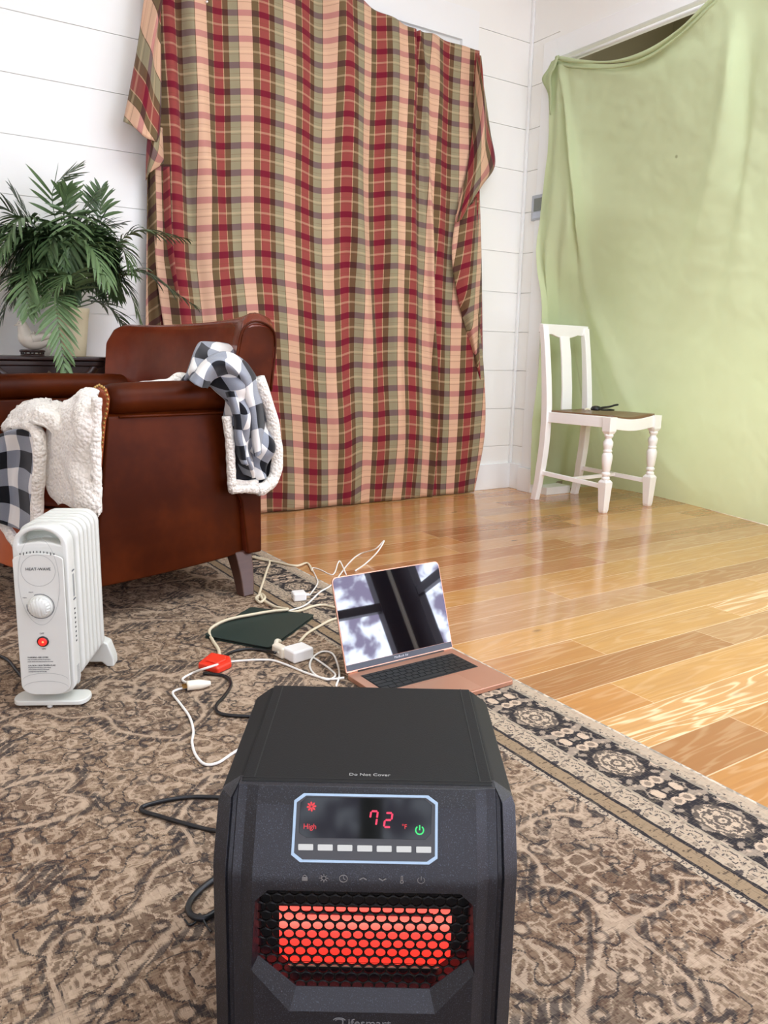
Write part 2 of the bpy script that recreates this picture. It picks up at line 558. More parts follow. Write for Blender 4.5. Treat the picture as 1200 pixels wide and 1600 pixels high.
def mat_leather(name, a, b, rough=0.33):
    k = NT(name, rough, spec=0.09 if rough > .4 else 0.45, coat=0.0)
    n = k.noise(k.coord(), 5, 4, 0.6)
    n2 = k.noise(k.coord(), 38, 4, 0.65)
    c = k.mix(k.step(n, 0.35, 0.7), lin(a), lin(b))
    c = k.mix(k.math('MULTIPLY', k.step(n2, 0.66, 0.80), 0.07), c, lin((150, 84, 48)))
    k.color(c)
    k.set(k.b.inputs['Roughness'], k.math('MULTIPLY_ADD', n2, 0.08, rough - 0.04))
    cr_ = k.voro(k.coord(), 260, 'DISTANCE_TO_EDGE')
    k.bump(n2, 0.04, 0.002)
    return k.m

def mat_green():
    k = NT('green_cotton_sheet', 0.85, spec=0.2, sheen=0.15)
    n = k.noise(k.coord(), 2.2, 3)
    sp = k.voro(k.coord(), 3.1)
    c = k.mix(n, lin((202, 214, 168)), lin((214, 224, 184)))
    c = k.mix(k.math('MULTIPLY', k.step(sp, 0.035, 0.02), 0.5), c, lin((110, 116, 70)))
    k.color(c)
    wv = k.noise(k.coord(), 420, 1)
    k.bump(k.math('MULTIPLY_ADD', k.noise(k.coord(), 14, 4), 1.2, wv), 0.2, 0.003)
    tr = k.node('ShaderNodeBsdfTranslucent'); k.set(tr.inputs['Color'], c)
    mx = k.node('ShaderNodeMixShader'); mx.inputs[0].default_value = 0.32
    k.t.links.new(k.b.outputs[0], mx.inputs[1]); k.t.links.new(tr.outputs[0], mx.inputs[2])
    k.t.links.new(mx.outputs[0], k.t.nodes['Material Output'].inputs['Surface'])
    return k.m

def mat_wood(name, a, b, rough=0.3, sc=(6, 60, 60)):
    k = NT(name, rough, coat=0.2)
    n = k.noise(k.vscale(k.coord(), sc), 1.0, 4, 0.6, 0.5)
    k.color(k.mix(n, lin(a), lin(b)))
    k.bump(n, 0.15, 0.002)
    return k.m

def mat_leaf():
    k = NT('palm_leaf', 0.42, spec=0.4)
    at = k.node('ShaderNodeAttribute'); at.attribute_name = 'tone'
    k.color(k.mix(at.outputs['Fac'], lin((34, 54, 26)), lin((104, 130, 84))))
    k.b.inputs['Subsurface Weight'].default_value = 0.0
    return k.m

PW = 0.1226
RUG_X0, RUG_X1, RUG_Y0, RUG_Y1 = -1.35, 1.18, -0.75, 3.05
M['floor'] = mat_floor(); M['rug'] = mat_rug(); M['plaid'] = mat_plaid(); M['check'] = mat_check()
M['sherpa'] = mat_sherpa(); M['green'] = mat_green(); M['leaf'] = mat_leaf()
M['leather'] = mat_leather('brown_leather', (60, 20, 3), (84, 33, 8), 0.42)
M['leather_lit'] = mat_leather('brown_leather_lit', (98, 38, 20), (122, 54, 32), 0.24)  # same brown leather, painted redder and brighter where light falls on it
M['leather_tan'] = mat_leather('tan_leather', (176, 84, 44), (196, 100, 56), 0.4)  # lighter orange-tan leather for arm fronts and front rail
M['dark_wood'] = mat_wood('dark_stained_wood', (38, 22, 17), (62, 38, 30))
M['leg_wood'] = mat_wood('walnut_leg_wood', (62, 34, 24), (84, 50, 36))
M['brass'] = plain('antique_brass', (196, 158, 96), 0.35, 0.1, 60, metal=0.9)
M['chair_white'] = plain('chipped_white_paint', (252, 251, 248), 0.4, 0.02, 20, coat=0.1)
M['chair_seat'] = mat_wood('worn_brown_seat', (96, 64, 42), (142, 104, 70), 0.4)
M['win_frame'] = mat_wood('dark_window_wood', (40, 22, 18), (56, 32, 26), 0.4)
k = NT('window_glass', 0.0); k.b.inputs['Transmission Weight'].default_value = 1.0; k.b.inputs['IOR'].default_value = 1.02; k.color((1, 1, 1)); M['glass'] = k.m

# ================================================================== SETTING
# floor: one mesh of oak planks running along the back wall
def build_floor():
    bm = bmesh.new()
    uvl = bm.loops.layers.uv.new('UVMap')
    cl = bm.loops.layers.float_color.new('tone')
    Y0 = 0.867
    rnd = random.Random(3)
    honey, orange, pale, brown, tan = [lin(c) for c in ((194, 142, 80), (184, 126, 70), (200, 148, 92), (164, 108, 64), (180, 132, 88))]
    fixed = {  # row: list of (x_start, colour, strong grain)
        0: [(1.0, pale, .95)],
        -1: [(0.4, brown, .5), (1.44, orange, .3)],
        -2: [(0.3, orange, .6)],
        1: [(0.5, orange, .3), (1.36, honey, .1)],
        2: [(0.6, brown, .4), (1.84, tan, .2)],
        3: [(0.7, orange, .3), (1.49, honey, .35), (2.07, pale, .9)],
        4: [(0.5, honey, .2), (2.45, pale, .3)],
        5: [(0.6, tan, .3), (2.07, brown, .2)],
        6: [(0.5, tan, .3), (1.75, honey, .2), (2.62, honey, .2)],
        7: [(0.4, honey, .25), (2.3, honey, .5)],
        8: [(0.9, brown, .4), (2.2, tan, .6)],
        9: [(0.3, tan, .4), (2.0, brown, .5)]}
    for r in range(-19, 21):
        y0 = Y0 + r * PW; y1 = y0 + PW
        if y0 > YB + 0.05: break
        segs = []
        if r in fixed:
            fx = fixed[r]
            x = fx[0][0]
            pre = x
            while pre > XL - 0.2: pre -= rnd.uniform(0.5, 1.2); segs.append((max(pre, XL - 0.2), rnd.choice([honey, orange, tan, brown]), rnd.random() * .7))
            segs.reverse()
            segs += fx
        else:
            x = XL - 0.2 - rnd.random() * 0.5
            while x < 4.0:
                segs.append((x, rnd.choice([honey, orange, tan, brown, honey, tan, pale]), rnd.random() * 0.83))
                x += rnd.uniform(0.55, 1.3)
        for i, (x0, c, g) in enumerate(segs):
            x1 = segs[i + 1][0] if i + 1 < len(segs) else 4.15
            if x1 <= x0: continue
            g2 = g + rnd.uniform(-.02, .02)
            j = rnd.uniform(0.93, 1.07)
            f = bm.faces.new([bm.verts.new((a, b, 0)) for a, b in ((x0, y0), (x1, y0), (x1, y1), (x0, y1))])
            for l, uv in zip(f.loops, ((0, 0), (x1 - x0, 0), (x1 - x0, PW), (0, PW))):
                l[uvl].uv = uv
                l[cl] = (c[0] * j, c[1] * j, c[2] * j, g2)
    me = bpy.data.meshes.new('floor')
    bm.to_mesh(me); bm.free()
    return tag(link('floor', me, M['floor']), kind='structure')
build_floor()

def st(name, bm, mat, bevel=0):
    return tag(obj(name, bm, mat, bevel=bevel), kind='structure')

# shiplap boards, 3 mm gaps over a backing
Z0B, DZB, GAP = 0.239, 0.2048, 0.0028
def board_heights(zmax=ZC):
    zs = [0.0]
    z = Z0B
    while z < zmax: zs.append(z); z += DZB
    return zs + [zmax]

def shiplap(name, along, a0, a1, face, sgn, zmin=0.0, zmax=ZC, holes=None):
    """boards along axis 'x' or 'y' between a0 and a1, the room face at coordinate face; sgn = direction into the wall"""
    bm = bmesh.new()
    def put(p0, p1, d0, d1, z0, z1):
        lo, hi = sorted((face + sgn * d0, face + sgn * d1))
        if along == 'x': box(bm, p0, p1, lo, hi, z0, z1)
        else: box(bm, lo, hi, p0, p1, z0, z1)
    zs = board_heights()
    for z0, z1 in zip(zs, zs[1:]):
        z0, z1 = max(z0, zmin), min(z1, zmax)
        if z1 - z0 < 0.004: continue
        spans = [(a0, a1)]
        if holes:
            ha, hb, hz0, hz1 = holes
            if z1 > hz0 and z0 < hz1: spans = [(a0, ha), (hb, a1)]
        for p0, p1 in spans:
            put(p0, p1, 0.0, 0.016, z0 + GAP / 2, z1 - GAP / 2)
    if holes:
        ha, hb, hz0, hz1 = holes
        put(a0, ha, 0.008, 0.08, zmin, zmax); put(hb, a1, 0.008, 0.08, zmin, zmax)
        put(ha, hb, 0.008, 0.08, zmin, hz0); put(ha, hb, 0.008, 0.08, hz1, zmax)
    else:
        put(a0, a1, 0.008, 0.08, zmin, zmax)
    return st(name, bm, M['wall'])

shiplap('wall_back', 'x', XL, XR + 0.08, YB, 1)
OP0, OP1, OPZ = 0.95, 3.085, 0.0
_ra, _rb = at_x(925, 77.5, 2.99), at_x(1113, 5, 2.99)
ROD_Z = (_ra.z + _rb.z) / 2
OPZ = ROD_Z + 0.034           # the wide opening in the right wall
shiplap('wall_right', 'y', OP1, YB, XR, 1)
bmh = bmesh.new(); box(bmh, XR + .081, XR + .22, OP1, YB, 0, ZC); st('wall_right_jamb', bmh, M['taupe'])
bmh = bmesh.new(); box(bmh, XR, XR + 0.08, OP0, OP1, OPZ, ZC); st('wall_right_header', bmh, M['wall'])
bmh = bmesh.new()
WZ0, WZ1 = 0.16, 2.05
box(bmh, XR, XR + .08, 0.30, OP0, 0, ZC); box(bmh, XR, XR + .08, YF, -1.34, 0, ZC)
box(bmh, XR, XR + .08, -1.34, .30, 0, WZ0); box(bmh, XR, XR + .08, -1.34, .30, WZ1, ZC)
st('wall_right_near', bmh, M['wall'])
bmh = bmesh.new()
box(bmh, XL - .08, XL, YF, YB, 0, ZC)
st('wall_left', bmh, M['wall'])
bmh = bmesh.new()
for a, b in ((XL, -1.7), (-.2, 1.4), (3.0, XR + .08)): box(bmh, a, b, YF - .08, YF, 0, ZC)
for a, b, c, d in ((1.4, 3.0, WZ0, WZ1), (-1.7, -.2, .45, 2.05)):
    box(bmh, a, b, YF - .08, YF, 0, c); box(bmh, a, b, YF - .08, YF, d, ZC)
st('wall_front', bmh, M['wall'])
bmh = bmesh.new(); box(bmh, XL - .08, 4.2, YF - .08, YB + .08, ZC, ZC + .06); st('ceiling', bmh, M['ceiling'])
# recess behind the green sheet
bmh = bmesh.new()
box(bmh, 4.1, 4.18, 0.6, YB + .08, 0, ZC); box(bmh, XR + .081, 4.1, YB, YB + .08, 0, ZC); box(bmh, XR + .081, 4.1, 0.6, 0.68, 0, ZC)
st('wall_recess', bmh, M['taupe'])

def window(name, axis, a0, a1, z0, z1, face, posts, rail, fw=0.07, mat='win_frame'):
    bm = bmesh.new()
    def put(p0, p1, q0, q1, d=0.03):
        if axis == 'x': box(bm, p0, p1, face - d, face + d, q0, q1)
        else: box(bm, face - d, face + d, p0, p1, q0, q1)
    put(a0, a0 + fw, z0, z1); put(a1 - fw, a1, z0, z1)
    put(a0, a1, z0, z0 + fw, .031); put(a0, a1, z1 - fw, z1, .031)
    for p, w in posts: put(p - w / 2, p + w / 2, z0, z1, .032)
    put(a0, a1, rail - .03, rail + .03, .028)
    st(name, bm, M[mat])
window('window_2', 'x', 1.4, 3.0, WZ0, WZ1, YF - .04, [(1.85, .06), (2.42, .07), (2.93, .14)], 0.98)
window('window_added', 'x', -1.7, -.2, .45, 2.05, YF - .04, [(-.95, .07)], 1.1)  # unseen window added to brighten the armchair side
window('window_3', 'y', -1.34, .30, WZ0, WZ1, XR + .04, [(-.45, .08), (-1.24, .2)], 0.98)

# window behind the plaid cloth: casing and glass
bmh = bmesh.new()
cx0, cx1, cz0, cz1 = 1.12, at_y(744.5, 60, YB).x, 0.55, 2.345
for a in ((cx0, cx0 + .1, cz0, cz1 - .14), (cx1 - .1, cx1, cz0, cz1 - .14), (cx0, cx1, cz1 - .14, cz1), (cx0 + .1, cx1 - .1, cz0, cz0 + .1)):
    box(bmh, a[0], a[1], YB - .018, YB + .001, a[2], a[3])
box(bmh, cx0 + .1, cx1 - .1, YB - .012, YB + .001, 1.42, 1.47)
st('window_1', bmh, M['trim'])
# baseboards and corner trim
bmh = bmesh.new(); box(bmh, XL, XR, YB - .014, YB, 0, .142); st('baseboard_back', bmh, M['trim'], .003)
bmh = bmesh.new(); box(bmh, XR - .014, XR, OP1 + .09, YB - .014, 0, .142); st('baseboard_right', bmh, M['trim'], .003)
bmh = bmesh.new(); box(bmh, XR - .016, XR, YB - .016, YB, .142, ZC); st('trim_1', bmh, M['trim'], .004)
bmh = bmesh.new()
box(bmh, XR - .016, XR + .001, OP1, OP1 + .09, .13, OPZ + .09); box(bmh, XR - .016, XR + .001, OP0, OP1, OPZ, OPZ + .09)
box(bmh, XR - .03, XR + .001, OP1 - .004, OP1 + .098, 0, .129)
box(bmh, XR + .001, XR + .18, OP1 - .10, OP1 - .0005, 0, .040)
st('trim_2', bmh, M['trim'], .002)

# ================================================================== RUG
bm = bmesh.new()
box(bm, RUG_X0, RUG_X1, RUG_Y0, RUG_Y1, 0.0, 0.006)
rug = obj('area_rug', bm, M['rug'], bevel=0.002)
tag(rug, 'large faded beige and charcoal oriental patterned rug on the oak floor', 'rug')
RZ = 0.006

# ================================================================== PLAID CLOTH over the back window
def build_plaid():
    PY = 3.20
    q = lambda px, py, dy=0.0: at_y(px, py, PY + dy)
    t = thing('plaid_blanket', 'large red, tan and olive plaid cloth hung over the back window down to the floor', 'blanket', (1.8, PY, 0))
    inv = Matrix.Translation((-1.8, -PY, 0))
    # control rows: left edge ... right edge, from above the frame to the floor
    top = [q(230, -55, .03), q(330, -52), q(470, -30), q(556, -2), q(640, 46, .02), q(660, 52, .03), q(748, 80, .03)]
    r1 = [q(240, 60, .02), q(330, 72), q(470, 95), q(560, 115), q(640, 140), q(672, 150, .02), q(751, 165, .02)]
    r2 = [q(243, 190), q(330, 200), q(470, 215), q(560, 240), q(640, 252), q(672, 258, .03), q(748, 265)]
    r3 = [q(243, 300), q(340, 320), q(470, 340), q(560, 352), q(640, 358), q(676, 362, .03), q(742, 368)]
    r4 = [q(246, 420), q(350, 440), q(480, 452), q(565, 462), q(645, 466), q(678, 470, .03), q(744, 474)]
    r5 = [q(262, 540), q(362, 560), q(490, 570), q(575, 574), q(650, 575), q(682, 578, .03), q(752, 580)]
    r6 = [q(290, 660), q(385, 680), q(505, 680), q(582, 680), q(652, 678), q(684, 680, .03), q(754, 680, .0)]
    z = Vector((0, 0, .004))
    r7 = [fl(300, 815), fl(415, 800), fl(520, 793), fl(590, 785), fl(652, 777), fl(676, 772), fl(739, 771)]
    r7 = [at_y(*xy, 3.235) for xy in ((300, 819), (415, 803), (520, 796), (590, 788), (652, 780), (676, 776), (739, 773))]
    for p_ in r7: p_.z = .004
    rows = [[inv @ p for p in r] for r in (top, r1, r2, r3, r4, r5, r6, r7)]
    def disp(u, v, p):
        a = 0.013 * sin(u * 34 + 1.0 + 1.5 * v) + 0.008 * sin(u * 71 + 2 * v) - .02 * math.exp(-((u - .035 - .03 * v) / .02) ** 2) + .03 * math.exp(-((u - .075 - .05 * v) / .018) ** 2)
        a -= 0.045 * math.exp(-((u - .44 - .10 * v) / .035) ** 2)              # long fold
        a -= 0.050 * math.exp(-((u - .80 - .005 * v) / .018) ** 2) * (0.3 + v)    # crease near the right
        a += 0.040 * math.exp(-((u - .84) / .016) ** 2) * (0.2 + v)
        a -= 0.03 * math.exp(-((u - .10 - .13 * v) / .03) ** 2)
        a -= 0.040 * math.exp(-((u - .60 + .02 * v) / .028) ** 2) * (.25 + v)
        a -= .030 * math.exp(-((u - .33 - .05 * v) / .025) ** 2) * v
        a += 0.006 * sin(v * 15 + u * 6)
        a *= 1 - .75 * v ** 5
        return (0, a * 0.9 - 0.006, 0)
    def uvfn(u, v, p):
        x, zz = p.x + 1.8, p.z
        sag = 0.018 * sin(x * 9.0 + .8) + 0.02 * math.exp(-((u - .45) / .04) ** 2)
        xs = x + 0.10 * v * (1 - u) * 0 + (0.02 * math.exp(-((u - .46) / .05) ** 2))
        lean = -0.20 * max(0, v - .55) * (1 - u)
        uu = 0
        return ((x + lean * .9 - 0.05) / 0.190, math.log((.125 - .0150 * (zz - sag)) / (.125 - .0150 * 2.4)) / .0150)
    o = sheet('cloth_panel', rows, M['plaid'], t, 200, 120, 0.003, disp, uvfn)
    # folded-back upper left corner
    f = [[q(232, -60, -.02), q(262, -50, -.05), q(252, -40, -.02)],
         [q(218, 60, -.03), q(240, 62, -.09), q(250, 55, -.02)],
         [q(204, 140, -.03), q(232, 150, -.10), q(250, 160, -.02)],
         [q(193, 190, -.03), q(226, 212, -.10), q(247, 226, -.02)]]
    rows_f = [[inv @ p for p in r] for r in f]
    def uvf(u, v, p):
        return (0.4 - 1.5 * v + .45 * u, 0.2 + u * 1.7 + .3 * v)
    sheet('folded_corner', rows_f, M['plaid'], t, 16, 40, 0.003, lambda u, v, p: (0, .012 * sin(u * 9 + v * 3), 0), uvf)
    f = [[q(232, 190, .0), q(241, 195, -.05), q(254, 200, .0)],
         [q(229, 240, .0), q(240, 238, -.06), q(256, 243, .0)],
         [q(228, 282, .01), q(234, 270, -.04), q(256, 255, .0)]]
    sheet('hanging_fold', [[inv @ p for p in r] for r in f], M['plaid'], t, 12, 20, 0.003, None, lambda u, v, p: (.3 + u * .8 + v * .3, .4 - v * .9 + .4 * u))
    f = [[q(231, 255, .03), q(240, 258, .02), q(262, 262, -.01)],
         [q(230, 360, .03), q(243, 360, .03), q(266, 365, -.012)],
         [q(229, 440, .03), q(246, 445, .045), q(276, 452, -.012)],
         [q(228, 520, .03), q(252, 525, .045), q(292, 530, -.01)],
         [q(228, 620, .03), q(262, 625, .045), q(312, 630, -.01)],
         [Vector((q(x_, 815).x, 3.23, .004)) for x_ in (255, 290, 330)]]
    sheet('hanging_edge', [[inv @ p for p in r] for r in f], M['plaid'], t, 16, 50, 0.003, lambda u, v, p: (0, .02 * sin(u * 11), 0),
          lambda u, v, p: ((p.x + 1.9) / .205 * .8, (2.4 - p.z + .1 * u) / .106))
    # right side flap and the fold that falls from it
    f = [[q(744, 84, .02), q(748, 88, -.03), q(747, 92, .0)],
         [q(742, 130, .0), q(752, 135, -.05), q(755, 140, .0)],
         [q(738, 200, .0), q(755, 205, -.06), q(763, 208, .0)],
         [q(728, 262, .0), q(750, 262, -.07), q(770, 258, .0)],
         [q(716, 310, .0), q(735, 302, -.06), q(752, 290, .0)],
         [q(708, 350, .0), q(716, 345, -.03), q(722, 335, .0)]]
    sheet('side_flap', [[inv @ p for p in r] for r in f], M['plaid'], t, 20, 50, 0.003, lambda u, v, p: (0, -.008 + .008 * sin(u * 8 + v * 6), 0),
          lambda u, v, p: (.2 + u * 1.1 - v * 1.3, v * 1.9 + u * 1.2))
    f = [[q(712, 335, .0), q(738, 318, -.035), q(749, 296, .02)],
         [q(706, 400, .0), q(734, 400, -.04), q(752, 400, .02)],
         [q(716, 470, .0), q(736, 470, -.04), q(753, 470, .02)],
         [q(735, 540, .01), q(744, 545, -.03), q(754, 550, .02)],
         [q(748, 600, .02), q(752, 603, -.01), q(755, 606, .02)]]
    sheet('edge_fold', [[inv @ p for p in r] for r in f], M['plaid'], t, 16, 50, 0.003, None,
          lambda u, v, p: ((p.x + 1.8) / .19 + .45 * v, (2.4 - p.z + .06 * u) / .106 + .2))
    def pin(px, py):
        bmp = bmesh.new()
        lathe(bmp, [(0.004, 0), (0.004, .012), (.001, .014)], 10, Matrix.Translation(inv @ q(px, py, -.012)) @ Matrix.Rotation(pi / 2, 4, 'X'))
        o = obj('push_pin', bmp, M['trim'], t, True)
    pin(322, 4)
build_plaid()

# ================================================================== GREEN SHEET over the right opening
def build_green():
    gx = 2.965
    t = thing('green_sheet', 'plain pale green cotton sheet draped from a rod over the right-hand doorway', 'curtain', (gx, 2.2, 0))
    inv = Matrix.Translation((-gx, -2.2, 0))
    def q(px, py, dx=0.0): return at_x(px, py, gx + dx)
    def h(px, py): return fl(px, py, .0012)
    rows = [
        [q(868, 92), q(905, 97), q(960, 98), q(1010, 84), q(1062, 48), q(1110, 4), q(1180, -55), q(1330, -120)],
        [q(858, 130), q(900, 130), q(960, 140, .02), q(1015, 140, .03), q(1075, 120, .03), q(1130, 100, .02), q(1195, 80, .03), q(1350, 40)],
        [q(857, 215), q(895, 215), q(945, 220, .05), q(1010, 225, .08), q(1075, 225, .08), q(1140, 215, .07), q(1205, 200, .08), q(1370, 180, .05)],
        [q(846, 320), q(890, 325), q(935, 330, .10), q(1005, 335, .15), q(1075, 335, .15), q(1140, 335, .13), q(1210, 330, .14), q(1380, 320, .1)],
        [q(838, 400, -.01), q(880, 405, .06), q(930, 420, .20), q(1000, 430, .22), q(1075, 435, .22), q(1145, 440, .20), q(1215, 440, .2), q(1390, 440, .15)],
        [q(847, 485, .0), q(878, 490, .16), q(925, 515, .31), q(995, 530, .30), q(1070, 540, .31), q(1145, 550, .29), q(1220, 560, .28), q(1400, 560, .2)],
        [q(842, 570, .0), q(878, 590, .17), q(925, 620, .36), q(990, 640, .38), q(1065, 655, .40), q(1145, 665, .37), q(1225, 680, .34), q(1410, 690, .25)],
        [q(832, 660, .0), q(876, 680, .20), q(925, 700, .44), q(988, 712, .47), q(1062, 728, .47), q(1145, 745, .43), q(1230, 765, .38), q(1420, 800, .3)],
        [q(829, 757, .0), q(875, 763, .26), h(930, 760), h(1000, 770), h(1080, 789), h(1145, 806), h(1235, 832), h(1420, 900)]]
    rows = [[inv @ p for p in r] for r in rows]
    def ridge(u, v, u0, v0, u1, v1, w):
        # distance from the line (u0,v0)-(u1,v1), faded at its ends
        dx, dy = u1 - u0, v1 - v0
        s = ((u - u0) * dx + (v - v0) * dy) / (dx * dx + dy * dy)
        d = abs((u - u0) * dy - (v - v0) * dx) / sqrt(dx * dx + dy * dy)
        f = max(0, min(1, s * 4)) * max(0, min(1, (1 - s) * 3))
        return f * math.exp(-(d / w) ** 2)
    def disp(u, v, p):
        a = 0
        a += .022 * sin(u * 75) * math.exp(-(u / .12) ** 2) * (.3 + v)
        a -= .018 * sin(v * 34 - u * 6) * math.exp(-((v - .0) / .055) ** 2)
        a -= .030 * ridge(u, v, .02, .0, .30, .62, .018)
        a += .022 * ridge(u, v, .03, .02, .24, .62, .014)
        a -= .034 * ridge(u, v, .80, .02, .52, .60, .030)
        a += .022 * ridge(u, v, .85, .04, .60, .66, .025)
        a -= .028 * ridge(u, v, .22, .50, .62, .98, .022)
        a += .018 * ridge(u, v, .20, .58, .50, 1.0, .018)
        a -= .020 * ridge(u, v, .20, .62, .33, .92, .014)
        a += .004 * noise.noise(p * 9) + .0025 * noise.noise(p * 26)
        return (a, 0, 0)
    o = sheet('cloth_panel', rows, M['green'], t, 220, 150, 0.0, disp)
    # gathered roll along the top edge, and the folded corner at the left
    for k, (dy, r) in enumerate(((0, .010), (9, .008))):
        bmr = bmesh.new()
        pts = [q(x, y + dy, -.012 + .006 * k) for x, y in ((869, 90), (905, 96), (960, 96), (1010, 82), (1062, 46), (1110, 2), (1180, -57), (1330, -122))]
        tube(bmr, [inv @ p for p in pts], r, 10, 60, rad=lambda s: .8 + .3 * sin(s * 19))
        obj('gathered_hem', bmr, M['green'], t, True)
    f = [[q(862, 96, -.01), q(874, 86, -.02)], [q(856, 108, -.015), q(868, 105, -.03)], [q(847, 124, -.015), q(861, 120, -.03)], [q(856, 146, -.0), q(862, 150, -.01)], [q(858, 172, 0), q(861, 180, 0)]]
    sheet('folded_corner', [[inv @ p for p in r] for r in f], M['green'], t, 6, 24, .003, lambda u, v, p: (.006 * sin(u * 6), 0, 0))
build_green()

# curtain rod across the opening
a = at_x(925, 77.5, 2.99); b = at_x(1113, 5, 2.99); a.z = b.z = ROD_Z
d = (b - a) / (b.y - a.y)
bm = bmesh.new()
p0 = a + d * (3.08 - a.y); p1 = a + d * (OP0 + .01 - a.y)
tube(bm, [p0, p1], 0.0085, 12, 4)
rod = obj('curtain_rod', bm, M['trim'], None, True)
tag(rod, 'thin white rod spanning the doorway above the green sheet', 'curtain rod')
print('ROD', p0, p1)

# thermostat on the right wall, half behind the sheet
c = at_x(843, 325, XR)
t = thing('thermostat', 'small grey wall thermostat beside the edge of the green sheet', 'thermostat', (XR, c.y, c.z))
hw, hh = 0.062, 0.062
y_edge = at_x(830.5, 325, XR - .02).y
cy = y_edge - c.y - hw
boxobj('casing', -.022, 0, cy - hw, cy + hw, -hh, hh, plain('thermostat_grey', (176, 182, 190), .4), t, .004)
boxobj('display', -.0245, -.021, cy - hw * .68, cy + hw * .68, -hh * .28, hh * .72, plain('thermostat_screen', (118, 124, 118), .25), t, .001)
boxobj('lower_cover', -.0240, -.021, cy - hw * .8, cy + hw * .8, -hh * .85, -hh * .38, plain('thermostat_cover', (190, 198, 212), .4), t, .001)

# ================================================================== WHITE DINING CHAIR
def build_dining_chair():
    FL, FR, BL, BR = [Vector((x, y, 0)) for x, y in ((2.914, 2.525), (3.262, 2.545), (2.868, 2.905), (3.19, 2.935))]
    t = thing('dining_chair', 'white painted wooden dining chair with brown seat standing against the green sheet', 'chair', (3.05, 2.70, 0))
    inv = Vector((3.05, 2.70, 0))
    FL, FR, BL, BR = [p - inv for p in (FL, FR, BL, BR)]
    m = M['chair_white']
    Z = Vector((0, 0, 1))
    for p in (FL, FR):
        bmf = bmesh.new()
        mt = Matrix.Translation(p)
        def sq(z0, z1, w0, w1):
            vs = []
            for z, w in ((z0, w0), (z1, w1)):
                vs += [bmf.verts.new(mt @ Vector((x * w, y * w, z))) for x, y in ((-1, -1), (1, -1), (1, 1), (-1, 1))]
            for f in ((3, 2, 1, 0), (4, 5, 6, 7), (0, 1, 5, 4), (1, 2, 6, 5), (2, 3, 7, 6), (3, 0, 4, 7)):
                bmf.faces.new([vs[i] for i in f])
        sq(0, .012, .014, .017); sq(.012, .148, .017, .024); sq(.148, .160, .024, .016)
        lathe(bmf, [(.014, .158), (.020, .162), (.020, .170), (.014, .176), (.021, .184), (.021, .192), (.015, .198), (.019, .205), (.024, .25), (.025, .275), (.020, .287), (.017, .29), (.021, .294), (.021, .30), (.018, .304), (.023, .325), (.023, .34), (.015, .352), (.014, .357), (.020, .364), (.022, .371), (.016, .378)], 20, mt)
        sq(.375, .39, .016, .0235); sq(.39, .455, .0235, .0235)
        obj('leg', bmf, m, t, bevel=.0015)
    # back posts: sabre legs that run up into the back
    tops = []
    for p, k in ((BL, 0), (BR, 1)):
        bmf = bmesh.new()
        pts = [p + Vector((0, .035, 0)), p + Vector((0, .012, .12)), p + Vector((0, -.008, .28)), p + Vector((0, -.012, .44)), p + Vector((0, -.002, .58)), p + Vector((0, .018, .74)), p + Vector((0, .040, .875))]
        tops.append(pts[-1])
        n = 24
        prev = None
        for i in range(n + 1):
            c = cr(pts, i / n)
            wx = .0185 if c.z > .15 else .016
            wy = .020 if c.z < .5 else .020 - .006 * (c.z - .5) / .4
            if c.z < .2: wy = .017 + .003 * c.z / .2
            ring = [bmf.verts.new(c + Vector((x * wx, y * wy, 0))) for x, y in ((-1, -1), (1, -1), (1, 1), (-1, 1))]
            if prev:
                for a in range(4): bmf.faces.new((prev[a], prev[(a + 1) % 4], ring[(a + 1) % 4], ring[a]))
            else: bmf.faces.new(list(reversed(ring)))
            prev = ring
        bmf.faces.new(prev)
        obj('leg', bmf, m, t, bevel=.003)
    # crest rail, shaped lower edge
    a, b = tops
    W = b.x - a.x
    pts = [(-.018, 0.012), (W + .018, 0.012), (W + .018, -.030)] + [(W * s, z) for s, z in ((.95, -.038), (.82, -.036), (.74, -.044), (.62, -.052), (.38, -.052), (.26, -.044), (.18, -.036), (.05, -.038))] + [(-.018, -.030)]
    bmf = bmesh.new()
    ax = (b - a).normalized()
    prism(bmf, pts, -.013, .013, frame_mtx(a + Vector((0, .004, 0)), ax, (0, -.12, 1)))
    obj('crest_rail', bmf, m, t, bevel=.003)
    # splat
    bmf = bmesh.new()
    bot = (a + b) / 2 + Vector((0, -.045, 0)); bot.z = .462
    topc = (a + b) / 2; topc.z -= .045
    sp = []
    for s, w in ((0, .040), (.3, .038), (.75, .037), (1, .036)):
        c = bot.lerp(topc, s) + Vector((0, -.010 * sin(pi * s), 0))
        sp.append([bmf.verts.new(c + ax * (x * w) + Vector((0, y * .005, 0))) for x, y in ((-1, -1), (1, -1), (1, 1), (-1, 1))])
    for r0, r1 in zip(sp, sp[1:]):
        for i in range(4): bmf.faces.new((r0[i], r0[(i + 1) % 4], r1[(i + 1) % 4], r1[i]))
    bmf.faces.new(sp[0]); bmf.faces.new(sp[-1])
    obj('splat', bmf, m, t, bevel=.002)
    # seat rails
    zt, zb = .456, .405
    for nm, p, q2, off in (('side_rail', FL, BL, 0), ('side_rail', FR, BR, 0), ('back_rail', BL, BR, 0)):
        bmf = bmesh.new()
        aa, bb = p.copy(), q2.copy(); aa.z = bb.z = (zt + zb) / 2
        if nm == 'back_rail': aa.y -= .01; bb.y -= .01
        bar(bmf, aa, bb, .022, zt - zb)
        obj(nm, bmf, m, t, bevel=.002)
    # front rail dips in the middle
    bmf = bmesh.new()
    L = (FR - FL).length
    n = 14
    up = [(L * i / n, zt - .016 * sin(pi * i / n) ** 1.2) for i in range(n + 1)]
    lo = [(L * i / n, zb - .004 - .016 * sin(pi * i / n) ** 1.2) for i in range(n, -1, -1)]
